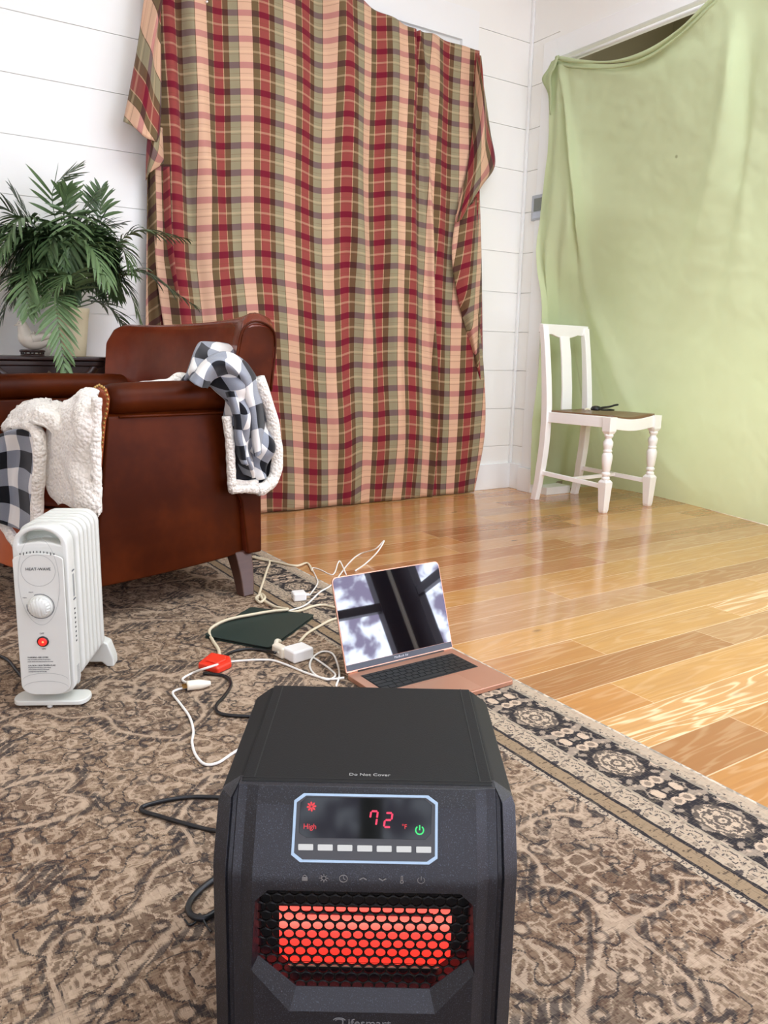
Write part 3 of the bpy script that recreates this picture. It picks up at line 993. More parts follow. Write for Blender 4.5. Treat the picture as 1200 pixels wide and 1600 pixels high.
    prism(bmf, up + lo, -.011, .011, frame_mtx(FL, FR - FL, (0, 0, 1)))
    obj('front_rail', bmf, m, t, bevel=.002)
    # saddled seat
    bmf = bmesh.new()
    g = []
    n = 12
    for j in range(n + 1):
        l = FL.lerp(BL, j / n); r = FR.lerp(BR, j / n)
        g.append([bmf.verts.new(l.lerp(r, .03 + .94 * i / n) + Vector((0, -.004 if j == 0 else 0, zt + .003 - .015 * sin(pi * i / n) ** 1.2 * (1 - j / n * .8) + .004))) for i in range(n + 1)])
    for j in range(n):
        for i in range(n): bmf.faces.new((g[j][i], g[j][i + 1], g[j + 1][i + 1], g[j + 1][i]))
    o = obj('seat', bmf, M['chair_seat'], t, True)
    s = o.modifiers.new('th', 'SOLIDIFY'); s.thickness = .010; s.offset = -1
    # stretchers
    for p, q2, z in ((FL, BL, .135), (FR, BR, .135)):
        bmf = bmesh.new()
        aa, bb = p.copy(), q2.copy(); aa.z = z - .01; bb.z = z + .012
        bar(bmf, aa, bb + Vector((0, .012, 0)), .016, .022)
        obj('stretcher', bmf, m, t, bevel=.002)
    bmf = bmesh.new()
    bar(bmf, FL.lerp(BL, .5) + Vector((0, 0, .137)), FR.lerp(BR, .5) + Vector((0, 0, .137)), .018, .018)
    obj('stretcher', bmf, m, t, bevel=.002)
    return t
build_dining_chair()
bpy.data.objects['dining_chair'].location.y -= .02

# little tangle of cable and plug lying on the chair seat
black = plain('black_rubber', (20, 20, 22), .45)
t = thing('cable_bundle', 'small tangle of black cable with a pale plug on the seat of the white chair', 'cable', (3.04, 2.71, .4665))
bm = bmesh.new(); lathe(bm, [(.006, .004), (.022, .006), (.026, .012), (.020, .024), (.008, .028)], 16, Matrix.Translation((-.02, -.02, 0)))
obj('wound_cable', bm, black, t, True)
bm = bmesh.new(); tube(bm, [(-.02, -.02, .018), (.02, 0, .014), (.06, .01, .016), (.1, .0, .02), (.13, -.01, .028), (.15, -.01, .03)], .005, 8)
obj('cable_end', bm, black, t, True)
bm = bmesh.new(); tube(bm, [(-.02, -.02, .01), (.03, -.035, .006), (.09, -.04, .006), (.12, .02, .006), (.08, .05, .006)], .003, 6)
obj('cord', bm, black, t, True)
bm = bmesh.new(); tube(bm, [(-.05, -.01, .008), (-.075, -.01, .012), (-.095, -.02, .010)], .0055, 8)
obj('plug', bm, plain('ivory_plug', (226, 216, 190), .5), t, True)

# ================================================================== LEATHER ARMCHAIR
CO, CANG = Vector((.869, 2.142, RZ)), radians(192)
CM = Matrix.Translation(CO) @ Matrix.Rotation(CANG, 4, 'Z')
CI = CM.inverted()
CF = Vector((cos(CANG), sin(CANG), 0)); CL = Vector((sin(CANG) * 1, -cos(CANG) * 1, 0))   # CL: towards the far side
AW = .78
def L(s, t, z): return Vector((s, -t, z))
def on_s(px, py, s): return CI @ on_plane(px, py, CO + CF * s, CF)
def on_t(px, py, t): return CI @ on_plane(px, py, CO + CL * t, CL)

def build_armchair():
    t = thing('armchair', 'low brown leather armchair with brass nailheads and rolled arms on the rug', 'armchair', CO, CANG)
    sfront = lambda z: .420 - .072 * max(0, min(1, (z - .1) / .5))
    def arm(far):
        def T(x): return AW - x if far else x
        # side panel: outer face, inner face; loft along s
        out = [(0.0, .10), (0.0, .22), (-.003, .36), (.0, .48), (.004, .542), (.02, .552), (.08, .55), (.088, .50), (.086, .30), (.086, .10)]
        bm = bmesh.new()
        rings = []
        NS = 10
        for i in range(NS + 1):
            ring = []
            for (a, z) in out:
                s1 = sfront(z) + (.10 if far else 0); s0 = -.095 - .03 * max(0, (z - .3) / .3)
                s = s0 + (s1 - s0) * i / NS
                inset = .030 * (1 - min(1, i / 2.0)) ** 2 if i < 2 else 0
                bul = .008 * sin(pi * i / NS) * sin(pi * (z - .1) / .45) if a < .01 else 0
                zz = z + (.022 * (1 - i / NS) ** 2 if z < .11 else 0)
                ring.append(bm.verts.new(L(s, T(a + (inset if a < .05 else -0) - bul), zz)))
            rings.append(ring)
        n = len(out)
        for r0, r1 in zip(rings, rings[1:]):
            for k in range(n): bm.faces.new((r0[k], r0[(k + 1) % n], r1[(k + 1) % n], r1[k]))
        bm.faces.new(rings[0]); bm.faces.new(rings[-1])
        o = obj('side_panel', bm, M['leather'], t, True, bevel=.006, seg=3)
        # rolled top
        bm = bmesh.new()
        rings = []
        for i in range(17):
            f = i / 16
            s = -.11 + (.348 + .11 + (.10 if far else 0)) * f
            e = min(1, f / .03, (1 - f) / .02)
            e = .86 + .14 * sqrt(max(0, e))
            ring = []
            for kk in range(20):
                a = 2 * pi * kk / 20
                rx, rz = .052 * e, .043 * e
                ring.append(bm.verts.new(L(s, T(.043 + rx * cos(a)), .583 + .006 * sin(pi * f) + rz * sin(a))))
            rings.append(ring)
        for r0, r1 in zip(rings, rings[1:]):
            for kk in range(20): bm.faces.new((r0[kk], r0[(kk + 1) % 20], r1[(kk + 1) % 20], r1[kk]))
        bm.faces.new(rings[0]); bm.faces.new(rings[-1])
        obj('arm_roll', bm, M['leather'], t, True)
        # welt under the roll
        bm = bmesh.new()
        tube(bm, [L(-.09, T(-.001), .543), L(.1, T(-.005), .543), L(.328, T(-.001), .543)], .0035, 6, 10)
        obj('welt', bm, M['leather'], t, True)
        # tan front face of the arm
        bm = bmesh.new()
        pts = [(.008, .12), (.008, .53), (-.002, .56), (-.003, .59), (.014, .615), (.045, .622), (.078, .612), (.090, .585), (.086, .55), (.080, .50), (.080, .12)]
        fo = .10 if far else 0
        vs = [bm.verts.new(L(sfront(z) + fo + .0015, T(a), z)) for a, z in pts]
        vb = [bm.verts.new(L(sfront(z) + fo + .009, T(.042 + (a - .042) * .86), .36 + (z - .36) * .97)) for a, z in pts]
        for k in range(len(pts)): bm.faces.new((vs[k], vs[(k + 1) % len(pts)], vb[(k + 1) % len(pts)], vb[k]))
        bm.faces.new(vb)
        obj('arm_front', bm, M['leather_tan'], t)
        # nailheads round the front face
        bm = bmesh.new()
        path = [L(sfront(z) + fo + .006, T(a), z) for a, z in pts]
        dist = 0
        for a, b in zip(path, path[1:]):
            ln = (b - a).length; s = dist
            while s < ln:
                p = a.lerp(b, s / ln)
                lathe(bm, [(.0048, 0), (.0046, .002), (.003, .0038), (.0008, .0045)], 8, Matrix.Translation(p) @ Matrix.Rotation(pi / 2, 4, 'Y'))
                s += .0125
            dist = s - ln
        obj('nailhead_trim', bm, M['brass'], t, True)
    arm(False); arm(True)
    # back with wings
    bm = bmesh.new()
    rings = []
    NA = 36
    for i in range(NA + 1):
        a = i / NA
        e = abs(2 * a - 1)
        w = e ** 5
        tt = -.012 + (AW + .024) * a
        top = .797 + .030 * (1 - a) ** 3 + .012 * (abs(a - .0) < .3) * 0 + .010 * w
        cap = .055 * max(0, (e - .90) / .10) ** 2
        top -= cap * .9
        ring = []
        def lean(z): return -.085 * max(0, (z - .30)) / .5
        fwd = .052 * w
        inn = [(.36, -.035), (.45, -.030), (.55, -.034), (.65, -.044), (.73, -.056)]
        for z, s0 in inn:
            zz = .36 + (z - .36) / (.73 - .36) * (top - .035 - .36)
            dish = .012 * (1 - w)
            ring.append((s0 + lean(zz) * .55 + fwd - dish, zz))
        c = ring[-1]
        s_in = c[0]
        s_out = -.105 + lean(top) * .75 + (-.010 * w)
        mid = (s_in + s_out) / 2; hw = (s_in - s_out) / 2
        for k in range(1, 8):
            an = pi * k / 8
            ring.append((mid + hw * cos(an), top - .035 + .035 * sin(an)))
        for z in (.70, .58, .45, .30, .18, .115):
            zz = min(z, top - .05)
            ring.append((-.105 + lean(zz) * .75 - .008 * w, zz))
        ring += [(-.06, .115), (-.04, .28)]
        shr = 1 - .0 * cap
        rings.append([bm.verts.new(L(s, tt + a ** 3 * .045 * max(-.6, min(1, (z - .64) / .16)), z)) for s, z in ring])
    n = len(rings[0])
    for r0, r1 in zip(rings, rings[1:]):
        for k in range(n): bm.faces.new((r0[k], r0[(k + 1) % n], r1[(k + 1) % n], r1[k]))
    for f_ in bm.faces:
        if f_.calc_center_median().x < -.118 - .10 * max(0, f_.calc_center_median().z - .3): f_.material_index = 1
    for r_ in (rings[0], rings[-1]): bm.faces.new(r_).material_index = 1
    o = obj('backrest', bm, [M['leather_lit'], M['leather']], t, True, bevel=.012, seg=3, angle=50)
    # welt along the wing
    for a_, sg in ((-.013, 1),):
        bm = bmesh.new()
        tube(bm, [L(-.020, a_, .60), L(-.030, a_, .70), L(-.052, a_, .775), L(-.095, a_, .800), L(-.150, a_, .785), L(-.168, a_, .74), L(-.150, a_, .60)], .0035, 6, 40)
        obj('wing_welt', bm, M['leather'], t, True)
    # seat cushion and bowed front rail
    def bow(x): return .415 + .11 * (1 - (2 * x - 1) ** 2)
    for nm, z0, z1, sh, mt in (('seat_cushion', .295, .42, .0, M['leather_lit']), ('front_rail', .105, .29, -.012, M['leather_tan'])):
        pts = [(-.03, -.092)]
        for k in range(13):
            x = k / 12
            pts.append((bow(x) + sh, -(.092 + (AW - .184) * x)))
        pts.append((-.03, -(AW - .092)))
        bm = bmesh.new()
        prism(bm, pts, z0, z1)
        obj(nm, bm, mt, t, bevel=.022 if z0 > .2 else .008, seg=4)
    # legs
    for (s0, t0, s1, t1) in ((-.055, .035, -.032, -.035), (-.055, AW - .035, -.06, AW + .0), (.40, .12, .40, .12), (.34, AW - .05, .37, AW - .03)):
        bm = bmesh.new()
        rr = []
        for k in range(9):
            f = k / 8
            c = L(s0 + (s1 - s0) * f - .004 * sin(pi * f), t0 + (t1 - t0) * f, .125 * (1 - f))
            w = .030 - .011 * f
            rr.append([bm.verts.new(c + Vector((x * w, y * w, 0))) for x, y in ((-1, -1), (1, -1), (1, 1), (-1, 1))])
        for r0, r1 in zip(rr, rr[1:]):
            for k in range(4): bm.faces.new((r0[k], r0[(k + 1) % 4], r1[(k + 1) % 4], r1[k]))
        bm.faces.new(rr[0]); bm.faces.new(rr[-1])
        obj('leg', bm, M['leg_wood'], t, bevel=.004)
    return t
build_armchair()

# ================================================================== THROW BLANKET on the armchair
def build_throw():
    t = thing('throw_blanket', 'black and white buffalo check throw with cream sherpa lining draped across the leather armchair', 'blanket', CO, CANG)
    sh = M['sherpa']
    def lump(sc, am, ph=0):
        def d(u, v, p):
            q = p * sc + Vector((ph, ph, ph))
            return Vector((noise.noise(q), noise.noise(q + Vector((7, 3, 1))), noise.noise(q + Vector((2, 9, 5))))) * am
        return d
    # --- left: cream flap hanging over the arm front
    S0 = .475
    q = lambda x, y, ds=0.0: on_s(x, y, S0 + ds)
    def curl(f, u0=.5, a=.03):
        return f
    r = [[q(112, 628, -.12), q(125, 616, -.10), q(140, 609, -.10), q(152, 612, -.11)],
         [q(96, 640, -.03), q(115, 630, .0), q(138, 624, .0), q(154, 628, -.03)],
         [q(84, 672, .0), q(108, 668, .03), q(136, 662, .03), q(153, 665, .0)],
         [q(75, 720, .0), q(104, 722, .035), q(136, 720, .02), q(154, 718, .01)],
         [q(80, 758, .0), q(108, 762, .03), q(137, 765, .03), q(155, 764, .01)],
         [q(97, 785, .0), q(116, 790, .02), q(138, 798, .03), q(155, 805, .01)]]
    def d1(u, v, p):
        k = lump(24, .008)(u, v, p)
        return k + Vector((.010 * sin(u * 13 + .7) * min(1, v * 3), 0, 0))
    sheet('sherpa_flap', r, sh, t, 50, 70, .014, d1)
    # thick hem on its right side
    bm = bmesh.new(); tube(bm, [q(x, y, .012) for x, y in ((151, 622), (150, 660), (150, 710), (151, 760), (151, 800))], .012, 10, 40, rad=lambda s: 1 + .05 * sin(s * 41))
    obj('hem', bm, sh, t, True)
    # --- cream roll on the seat, left of it
    r = [[q(5, 672, -.10), q(28, 640, -.12), q(58, 626, -.12), q(92, 632, -.12), q(112, 640, -.10)],
         [q(7, 668, .0), q(30, 646, .02), q(58, 636, .03), q(86, 648, .02), q(104, 664, .0)],
         [q(9, 676, .05), q(30, 666, .06), q(55, 662, .06), q(78, 676, .04), q(92, 700, .02)]]
    sheet('sherpa_roll', r, sh, t, 40, 24, .014, lump(30, .010, 3))
    bm = bmesh.new(); tube(bm, [q(x, y, .055) for x, y in ((28, 668), (46, 665), (60, 680), (62, 720), (59, 770), (57, 815))], .0165, 10, 60, flat=.8, rad=lambda s: 1 + .05 * sin(s * 37))
    obj('hem', bm, sh, t, True)
    r = [[q(-45, 690, .09), q(-10, 682, .09), q(25, 670, .07), q(52, 668, .05)],
         [q(-48, 730, .10), q(-12, 722, .10), q(25, 716, .05), q(54, 716, .05)],
         [q(-50, 775, .10), q(-12, 772, .10), q(24, 770, .05), q(52, 772, .05)],
         [q(-50, 812, .10), q(-14, 815, .10), q(22, 824, .05), q(50, 836, .05)]]
    sheet('check_flap', r, M['check'], t, 30, 30, .008, lump(12, .008), lambda u, v, p: (u * 2.3 + .35 - .15 * v, v * 2.7 + .15 + .25 * sin(u * 3)))
    bm = bmesh.new(); tube(bm, [q(x, y, .058) for x, y in ((-30, 775), (-8, 795), (8, 822), (26, 850))], .014, 10, 30, rad=lambda s: 1 + .05 * sin(s * 31))
    obj('hem', bm, sh, t, True)
    # --- cream lining lying over the seat up to the right part
    r = [[L(.40, .12, .47), L(.41, .30, .45), L(.42, .5, .43)],
         [L(.25, .10, .52), L(.25, .28, .49), L(.26, .48, .45)],
         [L(.08, .10, .60), L(.08, .24, .56), L(.10, .40, .46)],
         [L(-.02, .09, .64), L(-.02, .20, .60), L(-.01, .34, .47)]]
    sheet('sherpa_spread', r, sh, t, 30, 30, .016, lump(18, .016, 5))
    # low cream ridge that shows above the near arm
    bm = bmesh.new()
    pts = [on_t(x, y, .10) for x, y in ((218, 604), (240, 601), (262, 599), (282, 592), (300, 598), (318, 604), (345, 612))]
    tube(bm, pts, .013, 10, 50, rad=lambda s: 1 + .08 * sin(s * 30) + .5 * math.exp(-((s - .55) / .15) ** 2))
    obj('sherpa_ridge', bm, sh, t, True)
    # --- right: checked bundle over the rear of the near arm
    T0 = -.035
    q = lambda x, y, dt=0.0: on_t(x, y, T0 + dt)
    r = [[q(287, 588, .14), q(312, 542, .16), q(338, 536, .17), q(366, 548, .17), q(380, 560, .16)],
         [q(284, 596, .11), q(306, 566, .06), q(340, 552, .05), q(382, 566, .06), q(400, 586, .08)],
         [q(300, 600, .10), q(322, 588, .03), q(350, 580, .0), q(390, 590, .02), q(412, 612, .05)],
         [q(330, 608, .08), q(342, 608, .0), q(366, 606, -.03), q(398, 614, -.01), q(419, 634, .04)],
         [q(350, 625, .03), q(362, 632, -.02), q(380, 634, -.03), q(404, 640, -.02), q(425, 655, .04)],
         [q(354, 652, .01), q(367, 658, -.02), q(385, 664, -.03), q(407, 668, -.02), q(428, 675, .03)],
         [q(361, 688, .0), q(374, 692, -.02), q(391, 696, -.03), q(408, 698, -.02), q(427, 694, .02)],
         [q(370, 714, .0), q(382, 721, -.02), q(396, 726, -.02), q(410, 722, -.01), q(424, 712, .01)],
         [q(384, 742, .0), q(392, 748, .0), q(400, 752, .0), q(407, 748, .0), q(414, 738, .0)]]
    def d2(u, v, p):
        k = lump(14, .010)(u, v, p)
        k.y += .020 * sin(u * 11 + v * 6) * min(1, v * 2 + .3) + .012 * sin(v * 17 - u * 6)
        return k
    sheet('check_bundle', r, M['check'], t, 70, 110, .008, d2, lambda u, v, p: (u * 2.9 + .9 * v + .15 * sin(v * 9), v * 5.1 - .5 * u + .25 * sin(u * 8 + v * 4)))
    # sherpa edges of the hanging part
    for pts, rr in (([(354, 650), (359, 690), (361, 730), (363, 765)], .0135),
                    ([(404, 590), (424, 650), (431, 690), (433, 722), (427, 748), (413, 762), (402, 766)], .0185),
                    ([(360, 764), (375, 764), (390, 763), (404, 766)], .013)):
        bm = bmesh.new(); tube(bm, [q(x, y, -.012) for x, y in pts], rr, 10, 50, rad=lambda s: 1 + .05 * sin(s * 37))
        obj('hem', bm, sh, t, True)
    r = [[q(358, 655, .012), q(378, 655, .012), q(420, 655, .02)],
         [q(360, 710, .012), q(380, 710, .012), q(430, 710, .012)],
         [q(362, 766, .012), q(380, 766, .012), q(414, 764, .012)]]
    sheet('lining', r, plain('dark_backing', (34, 34, 38), .95), t, 16, 20, .006)
    r = [[q(364, 750, .002), q(380, 750, .0), q(402, 750, .002)], [q(362, 772, .0), q(380, 771, -.004), q(404, 772, .0)]]
    sheet('sherpa_turnup', r, sh, t, 16, 8, .012, lump(30, .004))
    po = [(294, 594), (316, 566), (350, 554), (386, 570), (408, 612), (414, 665), (410, 705)]
    pi_ = [(322, 606), (336, 590), (354, 584), (370, 598), (382, 628), (389, 672), (398, 716)]
    r = [[q(*a, .02), q((a[0] * 2 + b[0]) / 3, (a[1] * 2 + b[1]) / 3, -.045), q((a[0] + b[0] * 2) / 3, (a[1] + b[1] * 2) / 3, -.05), q(*b, -.005)] for a, b in zip(po, pi_)]
    sheet('check_fold', r, M['check'], t, 26, 70, .008, lump(16, .008, 2), lambda u, v, p: (u * .95 + .3 + .3 * sin(v * 6), v * 3.9 + .2))
    po = [(352, 612), (362, 650), (366, 690), (378, 722)]
    pi_ = [(376, 612), (386, 655), (388, 692), (394, 730)]
    r = [[q(*a, .0), q((a[0] * 2 + b[0]) / 3, (a[1] * 2 + b[1]) / 3, -.04), q((a[0] + b[0] * 2) / 3, (a[1] + b[1] * 2) / 3, -.04), q(*b, -.012)] for a, b in zip(po, pi_)]
    sheet('check_fold', r, M['check'], t, 20, 50, .008, lump(16, .006, 4), lambda u, v, p: (u * .7 + .1, v * 2.3 + .35))
    # drape of the blanket from the arm's top down its inner side
    r = [[L(-.02, -.01, .632), L(.05, -.008, .632), L(.085, -.004, .632)], [L(-.03, .05, .645), L(.04, .05, .645), L(.10, .05, .640)], [L(-.02, .12, .60), L(.05, .12, .58), L(.12, .12, .57)]]
    sheet('check_saddle', r, M['check'], t, 20, 16, .01, lump(18, .006), lambda u, v, p: (u * 2, v * 2))
build_throw()

# ================================================================== CARVED TABLE, DOVE, PALM
TZ = .690
def build_table():
    t = thing('side_table', 'dark carved wooden side table behind the leather armchair under the palm', 'table', (.55, 3.05, 0))
    m = M['dark_wood']
    inv = Vector((.55, 3.05, 0))
    x0, x1, y0, y1 = -.42, .27, -.075, .20
    def outline(g):
        pts = []
        for cx, cy, a0 in ((x1 - .1, y1 - .06, 0), (x0 + .1, y1 - .06, 90), (x0 + .1, y0 + .06, 180), (x1 - .1, y0 + .06, 270)):
            for k in range(7):
                a = radians(a0 + 15 * k)
                pts.append((cx + (.1 + g) * cos(a), cy + (.06 + g) * sin(a)))
        return pts
    bm = bmesh.new()
    prism(bm, outline(0), TZ - .014, TZ)
    obj('table_top', bm, m, t, bevel=.004, seg=3)
    bm = bmesh.new(); prism(bm, outline(-.012), TZ - .034, TZ - .0142)
    obj('moulding', bm, m, t, bevel=.005, seg=3)
    # carved scalloped apron
    bm = bmesh.new()
    n = 120
    pts = [(x0 + .04, TZ - .034)]
    pts = []
    w = (x1 - x0 - .08)
    for k in range(n + 1):
        f = k / n
        z = -.048 - .016 * abs(sin(f * pi * 11)) - .010 * abs(sin(f * pi * 3)) + .004 * sin(f * 150)
        pts.append((x0 + .04 + w * f, TZ + z))
    pts = pts + [(x1 - .04, TZ - .033), (x0 + .04, TZ - .033)]
    prism(bm, pts, 0, .014, frame_mtx((0, y0 + .035, 0), (1, 0, 0), (0, 0, 1)))
    obj('carved_apron', bm, m, t)
    for sx in (-1, 1):
        for yy in (y0 + .035, y1 - .04):
            bm = bmesh.new()
            cx = .0
            pts = [(cx + sx * .165, TZ - .035), (cx + sx * .150, TZ - .055), (cx + sx * .115, TZ - .085), (cx + sx * .095, TZ - .14), (cx + sx * .10, TZ - .26), (cx + sx * .14, .25), (cx + sx * .20, .10), (cx + sx * .23, 0.012)]
            tube(bm, [Vector((a, yy, z)) for a, z in pts], .017, 10, 50, rad=lambda s: 1.25 - .4 * s)
            obj('leg', bm, m, t, True)
    bm = bmesh.new(); prism(bm, [(-.16, -.05), (.23, -.05), (.23, .16), (-.16, .16)], .24, .255)
    obj('lower_shelf', bm, m, t, bevel=.003)
build_table()

def build_dove():
    c = at_y(50, 540, 3.04)
    t = thing('dove_figurine', 'white ceramic dove figurine on a small dark stand beside the potted palm', 'figurine', (c.x, 3.04, TZ))
    bm = bmesh.new()
    lathe(bm, [(.040, .0), (.040, .004), (.034, .008)], 20); lathe(bm, [(.032, .012), (.042, .014), (.042, .020), (.036, .022)], 24)
    for k in range(8):
        a = 2 * pi * k / 8
        lathe(bm, [(.003, .006), (.003, .014)], 6, Matrix.Translation((.036 * cos(a), .036 * sin(a), 0)))
    obj('stand', bm, M['dark_wood'], t, True)
    wm = plain('glazed_ceramic', (238, 230, 212), .35, .02, 10, coat=.2)
    bm = bmesh.new()
    pts = [(.098, 0, .074), (.070, 0, .064), (.040, 0, .056), (.010, 0, .052), (-.014, 0, .062), (-.022, 0, .084), (-.026, 0, .106), (-.030, 0, .120)]
    rad = [.10, .42, .95, 1.25, 1.22, .85, .66, .35]
    tube(bm, [Vector(p) for p in pts], .025, 18, 60, rad=lambda s: cr([(r, 0, 0) for r in rad], s).x)
    lathe(bm, [(.001, -.018), (.011, -.014), (.017, -.004), (.017, .005), (.011, .014), (.001, .018)], 18, Matrix.Translation((-.028, 0, .107)))
    obj('bird_body', bm, wm, t, True)
    bm = bmesh.new(); lathe(bm, [(.0045, 0), (.0028, .007), (.0004, .013)], 8, Matrix.Translation((-.042, 0, .106)) @ Matrix.Rotation(-pi / 2 - .25, 4, 'Y'))
    obj('beak', bm, wm, t, True)
    for s in (-1, 1):
        bm = bmesh.new()
        tube(bm, [Vector((-.004, s * .024, .060)), Vector((.03, s * .026, .066)), Vector((.062, s * .014, .074)), Vector((.088, s * .006, .082))], .013, 8, 20, flat=1.3, rad=lambda q: (1 - q) ** .6 * .9 + .1)
        obj('wing', bm, wm, t, True)
        bm = bmesh.new(); lathe(bm, [(.0018, -.001), (.0016, .001)], 8, Matrix.Translation((-.038, s * .0125, .110)) @ Matrix.Rotation(pi / 2, 4, 'X'))
        obj('eye', bm, plain('eye_black', (20, 18, 18), .3), t, True)
build_dove()

def build_palm():
    PX, PYY = .655, 3.03
    t = thing('potted_palm', 'bushy green parlour palm in a cream pot on the dark carved table', 'plant', (PX, PYY, TZ))
    inv = Vector((PX, PYY, TZ))
    cm = plain('cream_pot_glaze', (222, 206, 170), .5, .03, 20, coat=.1)
    bm = bmesh.new()
    prof = [(.036, 0), (.038, .003), (.044, .05), (.050, .10), (.0535, .138), (.0545, .140), (.0545, .146), (.056, .150), (.0585, .164), (.0575, .170), (.0535, .170), (.051, .150), (.046, .148)]
    lathe(bm, prof, 40)
    obj('pot', bm, cm, t, True)
    bm = bmesh.new(); lathe(bm, [(.002, .150), (.049, .150), (.049, .1499)], 24, cap=True)
    obj('soil', bm, plain('potting_soil', (60, 44, 32), .95, .3, 90, .6), t)
    rnd = random.Random(11)
    stemm = plain('palm_stem', (86, 92, 48), .6, .15, 60)
    for k in range(5):
        bm = bmesh.new()
        a = k * 1.3
        tube(bm, [Vector((.012 * cos(a), .012 * sin(a), .14)), Vector((.016 * cos(a), .016 * sin(a), .21)), Vector((.03 * cos(a), .03 * sin(a), .29))], .0045, 7, 12)
        obj('stem', bm, stemm, t, True)
    def frond(ctrl, ll=.085, n=17, droop=.5, tone=.5, spread=1.0, start=.34):
        """ctrl: rachis control points (local); leaflets in two rows"""
        bm = bmesh.new()
        tl = bm.verts.layers.float.new('tone')
        st = 26
        tube(bm, ctrl, .0021, 5, st, rad=lambda s: 1.15 - .8 * s)
        for v in bm.verts: v[tl] = .55
        side0 = None
        for i in range(n):
            f = start + (1 - start) * (i / (n - 1)) ** .92
            p = cr(ctrl, f)
            tg = (cr(ctrl, min(1, f + .02)) - cr(ctrl, f - .02)).normalized()
            sd = tg.cross(Vector((0, 0, 1)))
            if sd.length < .2: sd = tg.cross(Vector((.3, -1, 0)))
            sd.normalize()
            if side0 is not None and sd.dot(side0) < 0: sd = -sd
            side0 = sd
            nrm = sd.cross(tg).normalized()
            g = (f - start) / (1 - start)
            le = ll * 1.15 * (.55 + .75 * sin(pi * min(1, g * .85 + .18))) * rnd.uniform(.88, 1.1)
            for sg in (-1, 1):
                ang = radians(62 - 34 * g + rnd.uniform(-6, 6))
                d = (tg * cos(ang) + sd * (sg * sin(ang)) * spread + nrm * rnd.uniform(.0, .25)).normalized()
                wv = d.cross(nrm).normalized()
                w = .0058 * rnd.uniform(.85, 1.2)
                prev = None
                tn = min(1, max(0, tone + rnd.uniform(-.16, .16)))
                segs = 5
                c = p.copy()
                dd = d.copy()
                for s in range(segs + 1):
                    fs = s / segs
                    ww = w * (sin(pi * min(1, fs * .8 + .14)) ** .8) if s < segs else .0004
                    fold = nrm * (ww * .35)
                    ring = [bm.verts.new(c - wv * ww + fold), bm.verts.new(c), bm.verts.new(c + wv * ww + fold)]
                    for v in ring: v[tl] = min(1, tn + .12 * fs)
                    if prev:
                        bm.faces.new((prev[0], prev[1], ring[1], ring[0])); bm.faces.new((prev[1], prev[2], ring[2], ring[1]))
                    prev = ring
                    dd = (dd + Vector((0, 0, -droop * (.35 + .5 * fs)))  * .38).normalized()
                    c = c + dd * (le / segs)
        me = bpy.data.meshes.new('frond')
        bm.to_mesh(me); bm.free()
        link('frond', me, M['leaf'], t, True)
    root = Vector((0, 0, .17))
    def Q(px, py, dy=0.0):
        return at_y(px, py, PYY + dy) - inv
    def add(pts, **kw):
        frond([root + Vector((rnd.uniform(-.015, .015), rnd.uniform(-.015, .015), 0))] + [Q(*p) for p in pts], **kw)
    add([(95, 380, .02), (82, 300, .02), (116, 262, .0)], ll=.085, n=13, droop=.12, tone=.55, start=.5)
    add([(140, 400, .05), (156, 345, .06), (158, 300, .05)], ll=.075, n=13, droop=.35, tone=.3, start=.45)
    add([(170, 400, .0), (212, 362, -.03), (285, 372, -.06)], ll=.075, n=16, droop=.75, tone=.28, start=.4)
    add([(165, 455, -.0), (215, 424, -.05), (300, 475, -.1)], ll=.08, n=18, droop=.7, tone=.3, start=.4)
    add([(160, 430, .03), (196, 445, .02), (218, 500, .0)], ll=.07, n=16, droop=.5, tone=.42)
    add([(92, 462, -.12), (90, 495, -.17), (102, 588, -.2)], ll=.072, n=20, droop=.25, tone=.92, start=.3)
    add([(112, 420, -.07), (138, 384, -.13), (168, 440, -.2)], ll=.10, n=18, droop=.9, tone=.72, start=.3)
    add([(60, 400, -.02), (30, 372, -.05), (-15, 430, -.08)], ll=.09, n=18, droop=.6, tone=.6)
    add([(60, 380, .02), (15, 330, .02), (-35, 330, .0)], ll=.085, n=18, droop=.3, tone=.3)
    add([(90, 390, .0), (100, 330, .0), (104, 296, -.02)], ll=.07, n=16, droop=.2, tone=.5)
    add([(75, 430, -.06), (45, 430, -.11), (44, 490, -.15)], ll=.08, n=17, droop=.5, tone=.66)
    add([(60, 430, .0), (5, 440, .0), (-25, 500, -.02)], ll=.08, n=17, droop=.5, tone=.35)
    add([(118, 380, .02), (128, 330, .02), (150, 300, .02)], ll=.07, n=15, droop=.3, tone=.48)
    add([(150, 420, -.04), (185, 385, -.05), (208, 425, -.08)], ll=.08, n=17, droop=.8, tone=.42)
    add([(135, 470, .02), (170, 480, .03), (200, 515, .04)], ll=.07, n=15, droop=.4, tone=.4)
    add([(80, 400, .06), (50, 350, .09), (20, 300, .1)], ll=.08, n=16, droop=.3, tone=.2)
    add([(50, 450, .05), (-10, 400, .08), (-60, 420, .1)], ll=.08, n=16, droop=.4, tone=.25)
    add([(120, 410, .08), (150, 360, .1), (190, 350, .1)], ll=.07, n=15, droop=.4, tone=.22)
    add([(70, 440, .07), (25, 450, .1), (-5, 520, .1)], ll=.075, n=16, droop=.5, tone=.3)
    add([(60, 360, -.05), (28, 345, -.09), (0, 400, -.12)], ll=.085, n=17, droop=.8, tone=.55)
    add([(118, 455, -.10), (108, 430, -.17), (72, 470, -.2)], ll=.085, n=16, droop=.6, tone=.75)
    add([(150, 470, .06), (170, 440, .08), (180, 400, .1)], ll=.07, n=14, droop=.3, tone=.25)
